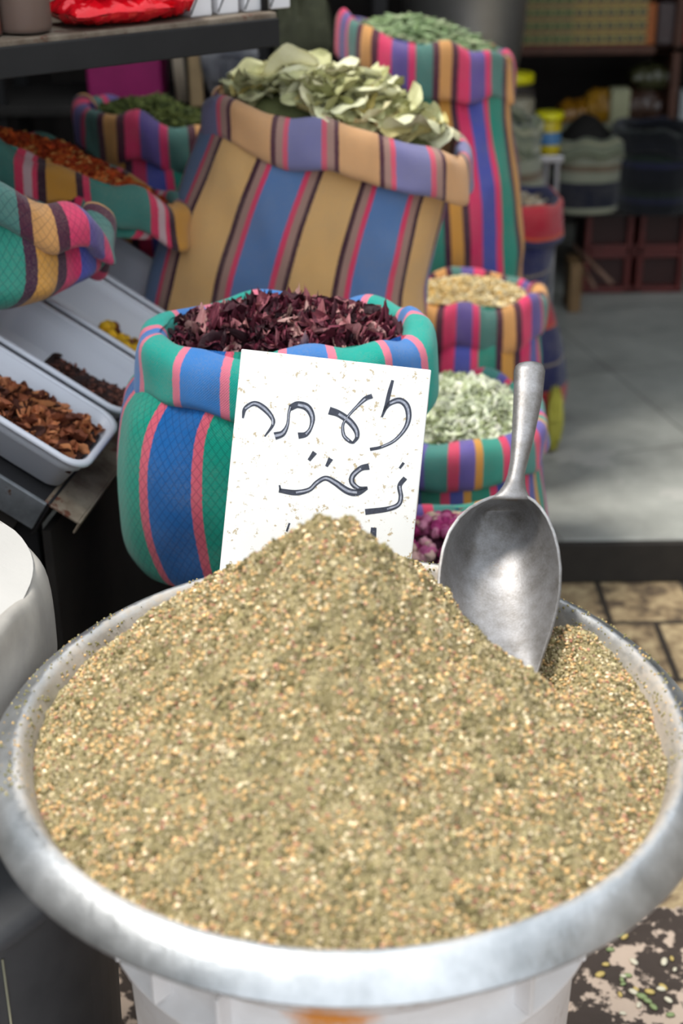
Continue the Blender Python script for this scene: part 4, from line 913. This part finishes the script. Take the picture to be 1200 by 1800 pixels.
# big folded sacks in the shop
GW = [('7f8570', .012), ('5d6450', .012), ('98997f', .014), ('6a7160', .010)]
f_gw = fabric('grey_green_band', GW, 0, None, horizontal=True)
NB = [('8f9280', .03), ('5f6655', .012), ('a0a28c', .03), ('161c30', .075), ('8f9280', .03), ('70604e', .02)]
f_gn = fabric('grey_navy_band', NB, .055, None, horizontal=True)
DK = [('14161c', .035), ('22243c', .016), ('1c2620', .02), ('101216', .03)]
f_dk = fabric('dark_band', DK, 0, None, horizontal=True, wear='303038')
fz = float(at(1040, 425, 3.95)[2])
t_, _, g_s = sack('grey green sack with a navy band standing on the red crates', 'banded sacks in the shop',
  [(xat(1042, 4.0), 4.08, .355, .10, .10, 0, 0), (xat(1042, 4.0), 4.08, .365, .105, .11, 0, 0), (xat(1042, 4.0), 4.08, .44, .110, .12, 0, 0), (xat(1042, 4.0), 4.08, .52, .108, .115, 0, 0), (xat(1042, 4.0), 4.08, .56, .102, .11, 0, 0)],
  f_gn, f_gw, n_=2.4, cuff=.05, puff=.02, wr=.008, seed=61.)
o, rnd, hf = mound('dark_spice', g_s, 0, 2.4, .09, .03, vcol('dark_spice_dust'), 'dark spice heaped in the grey green sack on the red crates', 'spice', '1c1a18', seedn=35)
t_, _, g_s = sack('very dark banded sack at the right frame edge', 'banded sacks in the shop',
  [(xat(1165, 4.0), 4.06, .355, .10, .10, 0, 0), (xat(1165, 4.0), 4.06, .365, .110, .11, 0, 0), (xat(1165, 4.0), 4.06, .45, .118, .12, 0, 0), (xat(1165, 4.0), 4.06, .54, .112, .115, 0, 0), (xat(1165, 4.0), 4.06, .585, .106, .11, 0, 0)],
  f_dk, f_dk, n_=2.4, cuff=.06, puff=.02, wr=.008, seed=66.)
mound('black_spice', g_s, 0, 2.4, .02, .03, vcol('black_spice_dust'), 'dark filling of the very dark banded sack', 'spice', '141214', seedn=36)
t_, _, g_s = sack('twisted grey green sack behind the tall sack, below the yellow lid tubs', 'banded sacks in the shop',
  [(.385, 3.45, .09, .09, .09, 0, 0), (.385, 3.45, .11, .115, .11, 0, 0), (.385, 3.45, .35, .12, .115, 0, 0), (.385, 3.45, .55, .112, .11, 0, 0), (.38, 3.45, .68, .10, .10, 0, 0), (.375, 3.45, .74, .09, .09, -.2, 0)],
  f_gn, f_gw, n_=2.3, cuff=.07, puff=.02, wr=.014, seed=71.)
mound('herb_filling', g_s, 0, 2.3, .03, .03, vcol('herb_filling_dust'), 'grey green filling of the twisted sack', 'dried herb', '5a6048', seedn=38)
# red crates
rc = plain('dark_red_plastic', '642420', .5, 0, .3)
def redcrate(x, z, lab):
    w_, h_ = .175, .125; t_ = empty('plastic_crate', (x, 4.10, z), lab, 'crate', 'dark red crates')
    box('crate_back', (x, 4.18, z+h_/2), (w_, .16, h_), plain('red_inner', '34130f', .6) if 'ri' not in M else M['ri'], t_, bevel=.003)
    for sx in (-1, 1): box('crate_edge', (x+sx*(w_/2-.009), 4.09, z+h_/2), (.018, .03, h_), rc, t_, bevel=.004)
    for sz in (0, 1): box('crate_edge', (x, 4.09, z+.009+sz*(h_-.018)), (w_-.036, .03, .018), rc, t_, bevel=.004)
M['ri'] = plain('red_inner', '34130f', .6)
for i, x in enumerate((1072, 1144)):
    for j in (0, 1): redcrate(xat(x, 4.1, 500)*1.0+(0), .092+.127*j, ('lower', 'upper')[j]+' '+('left', 'right')[i]+' dark red plastic crate of the four under the banded sacks')
box_z = .092+.254
box('crate_plank', (xat(1115, 4.1, 430), 4.14, box_z+.004), (.46, .30, .008), M['crate'], None); tag(bpy.data.objects['crate_plank'], 'thin dark plank lying on the red crates under two sacks', 'plank')
pbox(1000, 1022, 465, 562, 3.9, .10, plain('brown_carton', '8a6c48', .7), 'brown_carton', 'narrow brown cardboard box left of the red crates', 'box', rest=.091)
for k, (a, b) in enumerate((((1008, 432), (1075, 498)), ((1020, 466), (1044, 504)))):
    tag(tube('broom_stick', [at(*a, 3.96), at(*b, 3.80)], .006, plain('dull_stick', '8a6a58', .6)), ('longer', 'shorter')[k]+' pale stick leaning diagonally in front of the red crates', 'stick')
o = bag(at(976, 700, 2.93)*[1, 1, 0]+[0, 0, .092], .035, .05, .16, plain('yellow_green', 'b9b548', .5), 'yellow green bag on the floor at the foot of the navy sack', 0, 44, name='small_bag')
# debris on the paving
dcol = [('d9d3bc', 'pale seed'), ('8a9c6a', 'green scrap'), ('c9b26a', 'tan seed')]
for k in range(26):
    x = random.uniform(1050, 1195); y = random.uniform(1640, 1790); d = ray(x, y); p = CAM+d*(H/-d[2]); h_, nm = dcol[k % 3]
    V, Fc = ico(1); V = V*np.array([.006, .0035, .0025])*random.uniform(.7, 1.3); a = random.uniform(0, 6.28); V = V@np.array([(math.cos(a), math.sin(a), 0), (-math.sin(a), math.cos(a), 0), (0, 0, 1)])+[p[0], p[1], .003]
    if k < 3: M['d'+str(k)] = plain(nm.replace(' ', '_'), h_, .7)
    tag(mk(nm.replace(' ', '_'), V, Fc, M['d'+str(k % 3)]), 'tiny '+nm+' dropped on the dark worn paving', 'debris', nm+'s on the paving')
